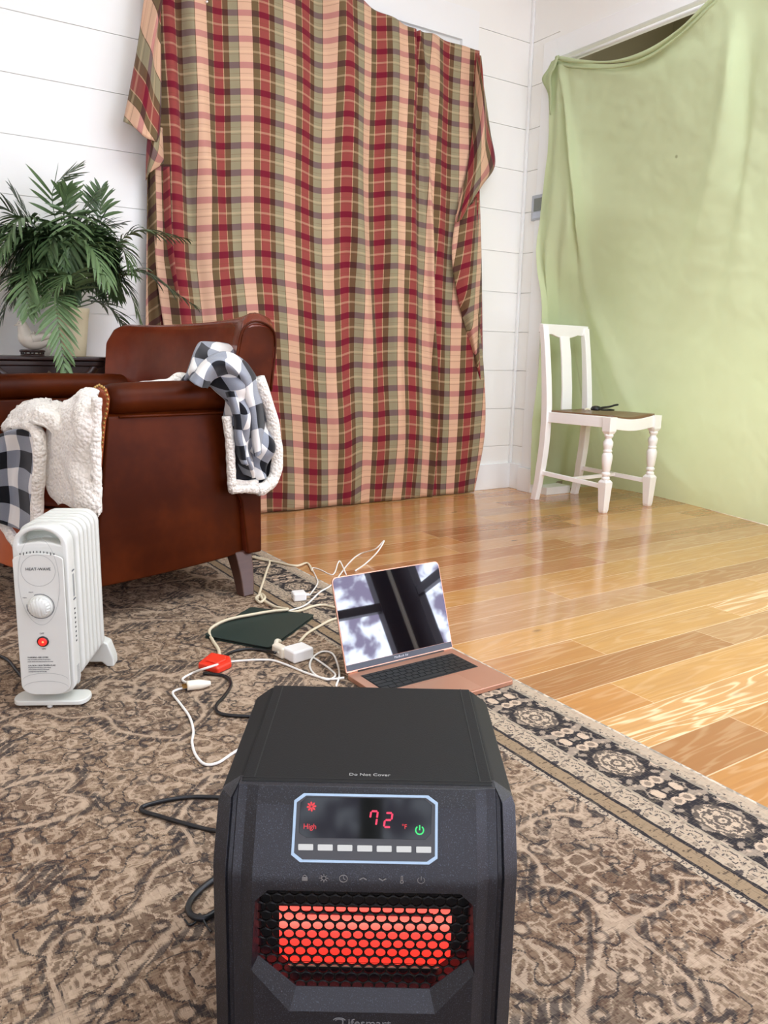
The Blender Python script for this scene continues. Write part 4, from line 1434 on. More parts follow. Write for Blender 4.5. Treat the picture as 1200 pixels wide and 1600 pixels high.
    for k in range(16):
        px, py = rnd.uniform(40, 190), rnd.uniform(370, 440)
        add([((px + 118) / 2, py - rnd.uniform(10, 60), rnd.uniform(-.06, .06)), (px, py - 20, rnd.uniform(-.12, .08)), (px + (px - 118) * .35, py + rnd.uniform(10, 50), rnd.uniform(-.14, .08))], ll=.08, n=15, droop=rnd.uniform(.4, .8), tone=rnd.uniform(.15, .6))
    for k in range(44):
        a = rnd.uniform(0, 2 * pi)
        rr = rnd.uniform(.10, .27)
        zt = rnd.uniform(.26, .42)
        dx, dy = cos(a), sin(a) * .5
        if dx > .3 and rr > .17: rr = .17
        if dy > 0: dy *= .55
        if dx < 0 and zt < .32: zt = .34
        c = Vector((-.02, 0, 0))
        frond([root, root + Vector((dx * rr * .3, dy * rr * .4, zt * .45)), root + Vector((dx * rr * .8 - .02, dy * rr * .9, zt * .62)), root + Vector((dx * rr * 1.25 - .03, dy * rr * 1.3, zt * .62 - rnd.uniform(.03, .15)))],
              ll=rnd.uniform(.065, .09), n=15, droop=rnd.uniform(.4, .8), tone=rnd.uniform(.1, .6), start=.3)
build_palm()

# ================================================================== OIL-FILLED RADIATOR
def build_radiator():
    t = thing('oil_radiator', 'small white oil-filled radiator with dial and red lit switch standing in front of the armchair', 'heater', (.259, 1.601, RZ), math.atan2(-.479, .878))
    m = plain('radiator_white', (214, 214, 205), .38, .015, 6)
    m2 = plain('radiator_panel_white', (219, 219, 211), .34, .01, 6)
    ink = plain('printed_grey_ink', (96, 98, 100), .6); inkd = plain('printed_black_ink', (44, 46, 48), .6)
    # local: x across, y to the back, front face at y = 0
    def arch(w, z0, z1, r=.8, n=20, rb=.010):
        pts = []
        for k in range(7):
            a = -pi / 2 - pi / 2 * (1 - k / 6)
            pass
        pts = [(-w, z0 + rb * 2.4)]
        for k in range(1, 7):
            a = pi + (pi / 2) * k / 6
            pts.append((-w + rb * 3 + rb * 3 * cos(a), z0 + rb * 2.4 + rb * 2.4 * sin(a)))
        for k in range(7):
            a = 1.5 * pi + (pi / 2) * k / 6
            pts.append((w - rb * 3 + rb * 3 * cos(a), z0 + rb * 2.4 + rb * 2.4 * sin(a)))
        for k in range(n + 1):
            a = pi * k / n
            pts.append((w * cos(a), z1 - r * w + r * w * sin(a)))
        return pts
    W = .054
    FR = frame_mtx((0, 0, 0), (1, 0, 0), (0, 0, 1))           # x->x, y->z, local z -> -y
    # control box: arched face with an opening under the handle
    bm = bmesh.new()
    prism(bm, arch(W, .030, .408, .82), -.052, -.006, FR)
    o = obj('control_box', bm, m2, t, True)
    cut = bmesh.new()
    hp = [(-.041, .362), (.041, .362)] + [(.041 * cos(pi * k / 14), .372 + .026 * sin(pi * k / 14)) for k in range(15)]
    hp = [(-.041, .366), (-.02, .3715), (0, .3735), (.02, .3715), (.041, .366)] + [(.041 * cos(pi * k / 14), .368 + .030 * sin(pi * k / 14)) for k in range(1, 14)]
    prism(cut, hp, -.1, .05, FR)
    co = obj('cutter', cut, None, t); bpy.context.view_layer.update()
    b = o.modifiers.new('b', 'BOOLEAN'); b.object = co; b.operation = 'DIFFERENCE'; b.solver = 'EXACT'
    baked(o); bpy.data.objects.remove(co)
    bv = o.modifiers.new('bevel', 'BEVEL'); bv.width = .004; bv.segments = 3; bv.limit_method = 'ANGLE'; bv.angle_limit = radians(50)
    o.data.shade_smooth()
    # raised front panel below the handle
    bm = bmesh.new()
    pts = arch(W - .0045, .036, .352, .30)
    prism(bm, pts, .005, .0085, FR)
    obj('front_panel', bm, m2, t, bevel=.002, seg=3, angle=50)
    YF2 = -.0088
    FP = frame_mtx((0, YF2, 0), (1, 0, 0), (0, 0, 1))
    def ring(cx, cz, rx, rz, th, mat, name, a0=0, a1=2 * pi, n=64, dep=.0006):
        bm = bmesh.new()
        vi = []
        for k in range(n + 1):
            a = a0 + (a1 - a0) * k / n
            vi.append([bm.verts.new((cx + (rx + s * th / 2) * cos(a), YF2 - dep, cz + (rz + s * th / 2) * sin(a))) for s in (-1, 1)])
        for p, q in zip(vi, vi[1:]): bm.faces.new((p[0], p[1], q[1], q[0]))
        return obj(name, bm, mat, t)
    lg = plain('soft_grey_line', (176, 178, 172), .6)
    ring(0, .292, .040, .105 * .92, .0008, lg, 'moulded_line')
    ring(0, .315, .0335, .034, .0010, lg, 'badge_outline')
    text('brand_lettering', 'HEAT-WAVE', .0088, FP @ Matrix.Translation((0, .318, .0005)), inkd, t, .0002)
    # slots under the handle
    bm = bmesh.new()
    for k in range(11):
        x = -.033 + .0066 * k
        zz = .350 + .006 * (1 - (x / .036) ** 2)
        h = .0045 if k in (1, 9) else (.0028 if 0 < k < 10 else .0015)
        w = .0008 if 0 < k < 10 else .0011
        prism(bm, [(x - w, zz - h), (x + w, zz - h), (x + w, zz + .0015), (x - w, zz + .0015)], 0, .0007, FP)
    obj('vent_slots', bm, plain('slot_dark', (50, 52, 52), .7), t)
    # dial
    dz = .2365
    ring(0, dz, .0268, .0268, .0014, ink, 'dial_scale', radians(-190), radians(115))
    bm = bmesh.new(); lathe(bm, [(.0245, 0), (.0245, .004), (.0225, .006)], 40, FP @ Matrix.Translation((0, dz, 0)))
    obj('dial_base', bm, m, t, True)
    bm = bmesh.new()
    prof = []
    ringv = []
    for z, r, am in ((.005, .0205, .0006), (.014, .0195, .0009), (.0165, .0175, .0005)):
        ringv.append([bm.verts.new(FP @ Vector(((r + am * cos(18 * 2 * pi * k / 144)) * cos(2 * pi * k / 144), dz + (r + am * cos(18 * 2 * pi * k / 144)) * sin(2 * pi * k / 144), z))) for k in range(144)])
    for a, b in zip(ringv, ringv[1:]):
        for k in range(144): bm.faces.new((a[k], a[(k + 1) % 144], b[(k + 1) % 144], b[k]))
    bm.faces.new(ringv[-1])
    obj('thermostat_dial', bm, m, t, True)
    text('dial_lettering', 'MIN', .0042, FP @ Matrix.Translation((-.030, dz + .019, .0005)), ink, t, .0001)
    text('dial_lettering', 'MAX', .0042, FP @ Matrix.Translation((-.017, dz + .031, .0005)), ink, t, .0001)
    # switch
    sz = .158
    text('switch_lettering', 'OFF', .0052, FP @ Matrix.Translation((-.001, sz + .018, .0005)), ink, t, .0001)
    text('switch_lettering', 'ON', .0052, FP @ Matrix.Translation((.001, sz - .0165, .0005)), ink, t, .0001)
    bm = bmesh.new(); lathe(bm, [(.0118, 0), (.0118, .0015), (.0095, .0025)], 32, FP @ Matrix.Translation((0, sz, 0)))
    obj('switch_bezel', bm, plain('switch_black', (30, 22, 22), .4), t, True)
    bm = bmesh.new(); lathe(bm, [(.0090, .001), (.0088, .0038), (.0060, .0046)], 32, FP @ Matrix.Translation((0, sz, 0)))
    obj('power_switch', bm, glow('lit_red_switch', (235, 30, 14), 1.0), t, True)
    bm = bmesh.new(); lathe(bm, [(.0022, .0045), (.0020, .0049)], 12, FP @ Matrix.Translation((.001, sz, 0)))
    obj('switch_lamp', bm, glow('switch_glow', (255, 130, 80), 2.2), t, True)
    lines = ['WARNING - RISK OF FIRE', 'keep combustible materials such as furniture,', 'papers, clothes and curtains away from the heater', '', 'CAUTION - HIGH TEMPERATURE', 'keep electrical cords, drapery and furnishings', 'at least 3 feet from the front of the heater', 'and keep them away from the sides']
    for k, s in enumerate(lines):
        if s: text('caution_lettering', s, .0046 if k in (0, 4) else .0034, FP @ Matrix.Translation((-.033, .122 - .0046 * k, .0005)), inkd if k in (0, 4) else ink, t, .0001, 'LEFT', .78)
    for z0, ax in ((.070, .0), (.052, 0)):
        bm = bmesh.new()
        vi = []
        for k in range(25):
            a = pi * k / 24
            x = .0455 * cos(a)
            vi.append([bm.verts.new((x, YF2 - .0004, z0 + .016 * sin(a) + s * .0005)) for s in (-1, 1)])
        for p, q in zip(vi, vi[1:]): bm.faces.new((p[0], p[1], q[1], q[0]))
        obj('moulded_line', bm, lg, t)
    # side vent slots and label on the right cheek
    bm = bmesh.new()
    for k in range(8):
        z = .142 + .0105 * k
        box(bm, W - .0005, W + .0006, .030, .036, z, z + .0035)
    obj('side_vents', bm, plain('slot_dark2', (58, 60, 60), .7), t)
    boxobj('warning_label', W - .0005, W + .0004, .030, .040, .245, .295, plain('grey_label', (150, 152, 150), .5, .25, 400), t)
    boxobj('rating_label', W - .0005, W + .0004, .026, .042, .045, .088, plain('rating_label', (180, 180, 176), .5, .25, 400), t)
    for z in (.238, .302):
        bm = bmesh.new(); tube(bm, [Vector((W, .028, z)), Vector((W + .003, .033, z + .004)), Vector((W, .038, z))], .0012, 6, 10)
        obj('label_clip', bm, ink, t, True)
    # fins
    def fin(y, w, z0, z1):
        bm = bmesh.new()
        n = 8
        pts = []
        for cx, cz, a0 in ((w - .03, z1 - .03, 0), (-w + .03, z1 - .03, 90), (-w + .03, z0 + .03, 180), (w - .03, z0 + .03, 270)):
            for k in range(n + 1):
                a = radians(a0 + 90 * k / n)
                pts.append((cx + .03 * cos(a), cz + .03 * sin(a)))
        rings = []
        for yy, g in ((y - .0095, -.014), (y - .0085, -.006), (y - .0045, .0), (y + .0045, .0), (y + .0085, -.006), (y + .0095, -.014)):
            rings.append([bm.verts.new((x * (1 + g / w), yy, (z0 + z1) / 2 + (z - (z0 + z1) / 2) * (1 + g / .18))) for x, z in pts])
        for a, b in zip(rings, rings[1:]):
            for k in range(len(pts)): bm.faces.new((a[k], a[(k + 1) % len(pts)], b[(k + 1) % len(pts)], b[k]))
        bm.faces.new(rings[0]); bm.faces.new(rings[-1])
        obj('fin', bm, m, t, True)
    for k in range(6):
        fin(.068 + .0295 * k, .060, .048, .402)
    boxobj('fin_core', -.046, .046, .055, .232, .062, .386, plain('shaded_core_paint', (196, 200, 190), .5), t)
    for z in (.085, .36):
        bm = bmesh.new(); tube(bm, [Vector((0, .05, z)), Vector((0, .225, z))], .016, 14, 2)
        obj('oil_tube', bm, m, t, True)
    # feet
    def foot(y, name='foot'):
        bm = bmesh.new()
        pts = []
        for cx, a0 in ((.060, -90), (-.060, 90)):
            for k in range(9):
                a = radians(a0 + 180 * k / 8)
                pts.append((cx + .018 * cos(a), y + .030 * sin(a)))
        prism(bm, pts, .006, .017)
        lathe(bm, [(.008, 0), (.008, .007)], 12, Matrix.Translation((.055, y, 0))); lathe(bm, [(.008, 0), (.008, .007)], 12, Matrix.Translation((-.055, y, 0)))
        lathe(bm, [(.006, 0), (.006, .007)], 12, Matrix.Translation((0, y - .024, 0)))
        return obj(name, bm, m, t, bevel=.003, seg=3)
    foot(.030)
    bm = bmesh.new()
    pr = [(-.078, 0), (-.078, .02), (-.066, .060), (-.05, .068), (.05, .068), (.066, .060), (.078, .02), (.078, 0), (.062, -0), (.05, .012), (-.05, .012), (-.062, 0)]
    prism(bm, pr, -.26, -.222, FR)
    obj('foot', bm, m, t, bevel=.004, seg=3)
build_radiator()
bpy.data.objects['oil_radiator'].scale = (.96, .96, .922)
black_cord = plain('black_cord_rubber', (22, 22, 24), .4)
white_cord = plain('white_cord_plastic', (240, 236, 228), .4, .02)
cream_cord = plain('cream_cord_plastic', (226, 212, 182), .45, .03)

def cable(name, pts, r, mat, label, cat='cable', group=None, steps=None):
    P = []
    for p in pts:
        z = RZ + r + .0005 + (p[2] if len(p) > 2 else 0)
        v = fl(p[0], p[1], z)
        if v.x > RUG_X1 + .01 and len(p) < 3: v = fl(p[0], p[1], z - RZ)
        P.append(v)
    bm = bmesh.new()
    tube(bm, P, r, 8, steps or (len(P) - 1) * 9)
    return tag(obj(name, bm, mat, None, True), label, cat, group)

radiator_cord = cable('power_cord', [(-60, 1040), (-20, 1022), (10, 1030), (30, 1052), (55, 1075), (92, 1040)], .0036, black_cord, 'black power cord running to the small white oil radiator', 'power cord')
heater_cord = cable('power_cord', [(380, 1300, .03), (335, 1298), (290, 1287), (245, 1274), (224, 1268), (224, 1260), (262, 1250), (300, 1245), (345, 1246), (385, 1248)], .0034, black_cord, 'black doubled power cord looped on the rug left of the infrared heater', 'power cord')
heater_loop = cable('power_cord', [(380, 1352), (345, 1368), (318, 1386), (300, 1404), (294, 1420), (302, 1432), (320, 1434), (338, 1424), (372, 1400)], .0042, black_cord, 'short black cord loop with a twist tie beside the lower left of the infrared heater', 'power cord')
cable('twist_tie', [(288, 1436), (296, 1445), (306, 1440), (312, 1428, .006), (322, 1445), (330, 1456)], .0013, black_cord, 'thin black twist tie on the small cord loop left of the infrared heater', 'twist tie')

# ================================================================== LAPTOP
def build_laptop():
    gold = plain('rose_gold_aluminium', (214, 160, 134), .34, .02, 40, metal=.75)
    t = thing('laptop', 'open rose gold laptop standing at the edge of the rug', 'laptop', (.850, 1.425, RZ), radians(.6))
    w, d = .305, .222
    keys = plain('laptop_key_black', (18, 18, 20), .5)
    bm = bmesh.new()
    pts = []
    for cx, cy, a0 in ((w - .012, -.012, 0), (.012, -.012, 90), (.012, -d + .012, 180), (w - .012, -d + .012, 270)):
        for k in range(6):
            a = radians(a0 + 18 * k); pts.append((cx + .012 * cos(a), cy + .012 * sin(a)))
    prism(bm, pts, .001, .0115)
    obj('base', bm, gold, t, bevel=.0012)
    kb = boxobj('keyboard', .022, w - .022, -.122, -.026, .0112, .0118, plain('keyboard_well', (28, 27, 28), .6), t)
    rows = [14, 14, 14, 13, 12, 9]
    km = {}
    for r, n in enumerate(rows):
        y = -.030 - r * .0155
        hh = .0135 if r else .0085
        if r: y += .004
        ws = [1.0] * n
        if r == 1: ws[-1] = 1.5
        if r == 2: ws[0] = 1.5
        if r == 3: ws[0] = 1.75; ws[-1] = 1.75
        if r == 4: ws[0] = 2.3; ws[-1] = 2.3
        if r == 5: ws = [1, 1, 1, 1.25, 5.2, 1.25, 1, 1, 1.2]
        tot = sum(ws); u = (w - .048) / tot
        x = .024
        for q in ws:
            ww = round(q * u - .0022, 5)
            if (ww, hh) not in km:
                b2 = bmesh.new(); box(b2, 0, ww, -hh, 0, 0, .0011)
                me = bpy.data.meshes.new('key'); b2.to_mesh(me); b2.free(); me.materials.append(keys); km[(ww, hh)] = me
            o = bpy.data.objects.new('key', km[(ww, hh)]); COL.objects.link(o); o.parent = kb; o.location = (x, y, .0118)
            x += q * u
    boxobj('trackpad', w / 2 - .062, w / 2 + .062, -d + .008, -.130, .0114, .0117, plain('trackpad_gold', (218, 166, 140), .28, .01, metal=.7), t)
    # lid
    th = radians(19)
    ld = .217
    LM = frame_mtx((0, -.002, .012), (1, 0, 0), (0, sin(th), cos(th)))     # local z towards the user
    LM = LM @ Matrix.Rotation(0, 4, 'Z')
    bm = bmesh.new()
    pts = []
    for cx, cy, a0 in ((w - .012, ld - .012, 0), (.012, ld - .012, 90), (.004, .004, 180), (w - .004, .004, 270)):
        rr = .012 if a0 < 180 else .004
        for k in range(6):
            a = radians(a0 + 18 * k); pts.append((cx + rr * cos(a), cy + rr * sin(a)))
    prism(bm, pts, -.004, 0.0, LM)
    lid = obj('lid', bm, gold, t, bevel=.0008)
    k = NT('laptop_screen_glass', .02, spec=.5); k.color((.004, .004, .006)); k.b.inputs['IOR'].default_value = 2.1
    bm = bmesh.new()
    pts2 = [(min(max(x, .0022), w - .0022), min(max(y, .018), ld - .0022)) for x, y in pts]
    pts2 = [(.0022, .018), (w - .0022, .018)] + [(.0022 + (w - .0044) * (x / w), y - .0022) for x, y in pts[:12]]
    prism(bm, pts2, .0001, .0007, LM)
    obj('screen', bm, k.m, lid)
    bm = bmesh.new(); prism(bm, [(.0022, .004), (w - .0022, .004), (w - .0022, .0175), (.0022, .0175)], .0001, .0006, LM)
    obj('lower_bezel', bm, plain('bezel_grey', (62, 64, 70), .3), lid)
    text('bezel_lettering', 'MacBook Air', .0075, LM @ Matrix.Translation((w / 2, .0110, .0008)), plain('bezel_text', (200, 200, 204), .5), lid, .0001)
    bm = bmesh.new(); tube(bm, [Vector((.03, -.002, .010)), Vector((w - .03, -.002, .010))], .004, 10, 2)
    obj('hinge', bm, plain('hinge_dark', (60, 50, 48), .4), t, True)
build_laptop()

# ================================================================== THINGS LYING ON THE RUG
def build_notebook():
    t = thing('tablet_folio', 'thin dark green folio case lying flat on the rug behind the red plug', 'folio', (0, 0, RZ))
    c = [fl(x, y, RZ + .005) for x, y in ((318, 994), (421, 1014), (492, 962), (392, 950))]
    ctr = sum(c, Vector()) / 4; ctr.z = RZ
    t.location = ctr
    m = plain('dark_green_leatherette', (30, 48, 42), .55, .05, 40, .2, 500)
    pts = []
    for i in range(4):
        p, a, b = c[i], c[i - 1], c[(i + 1) % 4]
        for k in range(5):
            f = k / 4
            q = (p + (a - p).normalized() * .012).lerp(p, .0)
            e1 = p + (a - p).normalized() * .012; e2 = p + (b - p).normalized() * .012
            pp = e1.lerp(p, f).lerp(p.lerp(e2, f), f) - ctr
            pts.append((pp.x, pp.y))
    for nm, z0, z1, g in (('cover', .0065, .009, 1.0), ('inner_pages', .0025, .0065, .975), ('back_cover', .0, .0025, 1.0)):
        bm = bmesh.new(); prism(bm, [(x * g, y * g) for x, y in pts], z0, z1)
        obj(nm, bm, m if nm != 'inner_pages' else plain('dark_edge', (20, 26, 24), .6), t, bevel=.0008)
build_notebook()

def attach(o, t, name):
    for k_ in ('label', 'category', 'group'):
        if k_ in o: del o[k_]
    o.name = name
    o.parent = t
    o.matrix_parent_inverse = t.matrix_world.inverted()

def brick(name, label, cx, cy, ang, w, d, h, mat, cat='charger', prongs=False):
    p = fl(cx, cy, RZ + h * .5)
    t = thing(name, label, cat, (p.x, p.y, RZ + .0005), radians(ang))
    bm = bmesh.new(); box(bm, -w / 2, w / 2, -d / 2, d / 2, 0, h)
    obj('body', bm, mat, t, bevel=.006, seg=4)
    return t
cp = plain('glossy_white_plastic', (246, 244, 240), .25, .01)
crp = plain('cream_plastic', (238, 228, 208), .4, .02)
t = brick('power_adapter', 'square white laptop power adapter on the rug left of the laptop', 466, 1020, 8, .058, .050, .030, cp)
bm = bmesh.new(); tube(bm, [Vector((.026, 0, .014)), Vector((.040, 0, .013))], .005, 10, 3, rad=lambda s: 1 - .4 * s); obj('strain_relief', bm, cp, t, True)
t = brick('cord_socket', 'cream extension cord socket plugged against the white laptop adapter', 438, 1017, 8, .022, .046, .028, crp, 'socket')
bm = bmesh.new(); tube(bm, [Vector((.0, .02, .018)), Vector((.02, .045, .02)), Vector((.035, .055, .012))], .006, 10, 8); obj('strain_relief', bm, crp, t, True)
bm = bmesh.new(); lathe(bm, [(.004, 0), (.0035, .0015)], 12, Matrix.Translation((-.0112, -.008, .014)) @ Matrix.Rotation(-pi / 2, 4, 'Y')); obj('socket_hole', bm, crp, t, True)
t = brick('usb_charger', 'small white square charger on the rug near the armchair leg', 467, 931, -14, .040, .038, .026, cp)
bm = bmesh.new(); tube(bm, [Vector((.018, .004, .014)), Vector((.032, .006, .012))], .004, 10, 3); obj('cable_plug', bm, cp, t, True)
boxobj('port', -.0206, -.0198, -.008, .008, .010, .014, plain('port_grey', (150, 150, 150), .5), t)

# red plug cover: folded soft red piece
P = [fl(x, y, RZ + .004) for x, y in ((309, 1043), (330, 1026), (360, 1032), (362, 1042), (340, 1052))]
ctr = sum(P, Vector()) / 5
t = thing('red_plug', 'bright red outlet plug where black and white cords meet on the rug', 'plug', (ctr.x, ctr.y, RZ + .0005))
bm = bmesh.new(); prism(bm, [((p.x - ctr.x), (p.y - ctr.y)) for p in reversed(P)], 0, .016)
redm = plain('red_plastic', (232, 58, 34), .4, .06, 40)
obj('housing', bm, redm, t, bevel=.005, seg=3)
bm = bmesh.new(); prism(bm, [((p.x - ctr.x) * .62, (p.y - ctr.y) * .62) for p in reversed(P)], .014, .021)
obj('raised_face', bm, redm, t, bevel=.003, seg=3)

p = fl(304, 1071, RZ + .01)
t = thing('cream_plug', 'cream two-prong plug lying on the rug below the red plug', 'plug', (p.x, p.y, RZ + .0005), radians(-12))
bm = bmesh.new(); tube(bm, [Vector((.034, 0, .010)), Vector((.018, 0, .010)), Vector((.0, 0, .011)), Vector((-.016, 0, .011))], .010, 12, 12, rad=lambda s: .5 + .55 * min(1, s * 2.2))
obj('housing', bm, crp, t, True)
for s in (-1, 1):
    boxobj('prong', -.026, -.015, s * .005 - .0008, s * .005 + .0008, .008, .014, M['brass'], t)

cable('extension_cord', [(396, 870), (420, 876), (416, 893), (409, 915), (403, 935), (408, 928, .004), (414, 934, .006), (407, 941, .003), (400, 935, .004), (407, 930, .008), (412, 938, .003), (430, 948, .006), (450, 952, .011), (425, 955, .011), (395, 960, .011), (360, 967, .011), (338, 976, .009), (327, 986, .004), (332, 1000), (341, 1014), (343, 1024)], .0040, cream_cord, 'cream extension cord from the armchair leg looping over the green folio to the red plug', 'extension cord')
cable('extension_cord', [(372, 862), (398, 872), (430, 878), (462, 884), (480, 880), (488, 892)], .0038, cream_cord, 'cream cord lying along the rug edge behind the armchair leg', 'extension cord')
cable('charging_cable', [(450, 955), (478, 945), (500, 925), (520, 912), (545, 880), (562, 866), (586, 858, .03), (600, 845, .06), (590, 862, .03), (572, 880), (555, 892)], .0026, white_cord, 'white cable rising in a narrow loop behind the laptop screen', 'cable')
cable('charging_cable', [(484, 930), (496, 912), (494, 902), (488, 888), (500, 890), (520, 898), (528, 880, .01), (532, 878, .012), (541, 898)], .0022, white_cord, 'thin white cable zigzagging behind the left edge of the laptop', 'cable')
cable('extension_cord', [(448, 957), (470, 954), (490, 947), (510, 946), (545, 956)], .0036, cream_cord, 'cream cord running from the folio corner behind the laptop screen', 'extension cord')
cable('extension_cord', [(468, 1003), (480, 990), (500, 978), (520, 968), (550, 962)], .0036, cream_cord, 'cream cord from the socket to behind the laptop', 'extension cord')
cable('charging_cable', [(487, 1026), (497, 1032), (515, 1045), (524, 1055), (512, 1062), (492, 1054), (484, 1040), (490, 1026), (505, 1018), (520, 1022), (528, 1040), (530, 1056), (525, 1072)], .0024, white_cord, 'white charging cable curled between the adapter and the laptop base', 'cable')
cable('charging_cable', [(300, 1070, .008), (285, 1062), (300, 1052), (325, 1043, .022), (360, 1034), (415, 1031), (440, 1036), (480, 1052), (512, 1061), (538, 1059, .004)], .0026, white_cord, 'white cable arcing over the red plug to the side of the laptop', 'cable')
cable('charging_cable', [(292, 1074), (276, 1078), (270, 1084), (282, 1100), (296, 1120), (302, 1142), (300, 1160), (306, 1180), (320, 1194), (340, 1192), (362, 1178), (390, 1160)], .0026, white_cord, 'long white cable snaking down the rug to the left of the infrared heater', 'cable')
cable('black_cable', [(430, 1020, .012), (415, 1017), (390, 1014), (365, 1018), (345, 1028)], .0036, black_cord, 'black cord between the cream socket and the red plug', 'power cord')
cable('black_cable', [(318, 1052), (350, 1056), (361, 1068), (352, 1086), (338, 1102), (342, 1114), (365, 1118), (392, 1119)], .0036, black_cord, 'black cord curving from the red plug to behind the infrared heater', 'power cord')

# ================================================================== INFRARED HEATER in the foreground
def build_heater():
    Wd = Vector((cos(-YAW), sin(-YAW), 0)); Fd = Vector((sin(YAW), cos(YAW), 0))
    loc = Fd * .650 + Wd * -.0108 + Vector((0, 0, RZ))
    t = thing('infrared_heater', 'black infrared cabinet heater with red glowing grille and digital display in the foreground', 'heater', loc, -YAW)
    t.scale = (1.017, 1, 1)
    MW = Matrix.Translation(loc) @ Matrix.Rotation(-YAW, 4, 'Z') @ Matrix.Diagonal((1.017, 1, 1, 1)); MI = MW.inverted()
    KZ, TZ2, TY = .238, .2905, .030
    body = NT('textured_black_plastic', .42, spec=.4)
    sp = body.noise(body.coord(), 900, 2)
    body.color(body.mix(body.step(sp, .55, .75), lin((30, 30, 34)), lin((70, 73, 86)))); body.bump(sp, .35, .0008)
    body = body.m
    topm = plain('matte_black_lid', (22, 22, 22), .6, .04, 60, .15, 700, spec=.25)
    def on_front(px, py, y=-.008):
        p0 = MW @ Vector((0, y, 0)); return MI @ on_plane(px, py, p0, Fd)
    up = Vector((0, TY - .002, TZ2 - KZ)).normalized()
    nrm = Vector((0, -(TZ2 - KZ), TY - .002)).normalized()
    SO = Vector((0, -.008, KZ))
    SM = frame_mtx(SO, (1, 0, 0), up)                         # local z = outward normal
    SMi = SM.inverted()
    def on_slope(px, py):
        n = MW.to_3x3() @ nrm
        q = SMi @ (MI @ on_plane(px, py, MW @ SO, n))
        return (q.x, q.y)
    # housing behind the fascia
    hw, tw = .142, .122
    pts = [(-hw, .012), (hw, .012), (hw, TZ2 - .002), (tw, TZ2 + .0135), (-tw, TZ2 + .0135), (-hw, TZ2 - .002)]
    bm = bmesh.new(); prism(bm, pts, -.273, -.056, frame_mtx((0, 0, 0), (1, 0, 0), (0, 0, 1)))
    obj('housing', bm, topm, t, bevel=.003)
    # lid
    bm = bmesh.new()
    lo = [(-tw + .002, .046), (tw - .002, .046), (tw - .002, .271), (-tw + .002, .271)]
    prism(bm, lo, TZ2 + .010, TZ2 + .0165)
    obj('top_panel', bm, topm, t, bevel=.002)
    bm = bmesh.new()
    for s in (-1, 1): box(bm, s * .1085 - .0006, s * .1085 + .0006, .052, .269, TZ2 + .0164, TZ2 + .0169)
    box(bm, -.12, .12, .0518, .0528, TZ2 + .0163, TZ2 + .0168)
    obj('lid_seam', bm, plain('seam_black', (12, 12, 12), .6), t)
    text('top_lettering', 'Do Not Cover', .0066, Matrix.Translation((0.002, .061, TZ2 + .0167)), plain('light_print', (168, 166, 162), .6), t, .0001)
    # fascia: vertical front with ribs, sloping back above the kink
    half = [(-.142, .016), (-.128, .002), (-.1265, .006), (-.1225, .006), (-.1215, .0), (-.113, .0), (-.102, -.008)]
    plan = half + [(-x, y) for x, y in reversed(half)] + [(.142, .058), (-.142, .058)]
    rows = [(.012, 0, 0), (KZ - .02, 0, 0), (KZ - .004, 0.0004, 0), (KZ + .004, .0026, 0), (TZ2 - .004, TY - .001, 0), (TZ2 + .004, TY + .004, .0), (TZ2 + .013, TY + .012, .014)]
    bm = bmesh.new()
    rings = []
    for z, dy, sh in rows:
        ring = []
        for x, y in plan:
            zz = z
            yy = y + dy
            xx = x
            if z > TZ2 - .005:
                e = max(0, (abs(x) - .120) / .022)
                if z > TZ2 + .005:
                    xx = math.copysign(min(abs(x), .122 + .0 * e), x); zz = z + .0025
                    yy = max(yy, TY + .010) if y < .04 else y
                elif z > TZ2:
                    xx = math.copysign(min(abs(x), .1385), x)
            ring.append(bm.verts.new((xx, yy if y < .04 else y, zz)))
        rings.append(ring)
    n = len(plan)
    for a, b in zip(rings, rings[1:]):
        for k in range(n): bm.faces.new((a[k], a[(k + 1) % n], b[(k + 1) % n], b[k]))
    bm.faces.new(list(reversed(rings[0]))); bm.faces.new(rings[-1])
    o = obj('fascia', bm, body, t)
    # octagonal opening with a sloping lower rim
    back = [(-.0985, .216), (-.087, .2275), (.087, .2275), (.0985, .216), (.0985, .150), (.063, .117), (-.063, .117), (-.0985, .150)]
    front = [(-.099, .2165), (-.0872, .228), (.0872, .228), (.099, .2165), (.104, .143), (.0685, .098), (-.0685, .098), (-.104, .143)]
    cut = bmesh.new()
    fv = [cut.verts.new((x, -.0085, z)) for x, z in front]; fv0 = [cut.verts.new((x, -.03, z)) for x, z in front]
    mv = [cut.verts.new((x, .003, z)) for x, z in back]; bv = [cut.verts.new((x, .036, z)) for x, z in back]
    for a, b in ((fv0, fv), (fv, mv), (mv, bv)):
        for k in range(8): cut.faces.new((a[k], a[(k + 1) % 8], b[(k + 1) % 8], b[k]))
    cut.faces.new(fv0); cut.faces.new(bv)
    co = obj('cutter', cut, None, t); bpy.context.view_layer.update()
    b = o.modifiers.new('b', 'BOOLEAN'); b.object = co; b.operation = 'DIFFERENCE'; b.solver = 'EXACT'
    baked(o); bpy.data.objects.remove(co)
    o.data.shade_smooth()
    bv = o.modifiers.new('bevel', 'BEVEL'); bv.width = .0012; bv.segments = 2; bv.limit_method = 'ANGLE'; bv.angle_limit = radians(18); bv.harden_normals = True
    # honeycomb guard
    bm = bmesh.new()
    px_, pz_ = .01075, .0093
    R_ = px_ / sqrt(3)
    def inside(x, z):
        c = True
        for k in range(8):
            x0, z0 = back[k]; x1, z1 = back[(k + 1) % 8]
            if (x1 - x0) * (z - z0) - (z1 - z0) * (x - x0) > .0026 * sqrt((x1 - x0) ** 2 + (z1 - z0) ** 2): return False
        return True
    gy0, gy1 = .0035, .0045
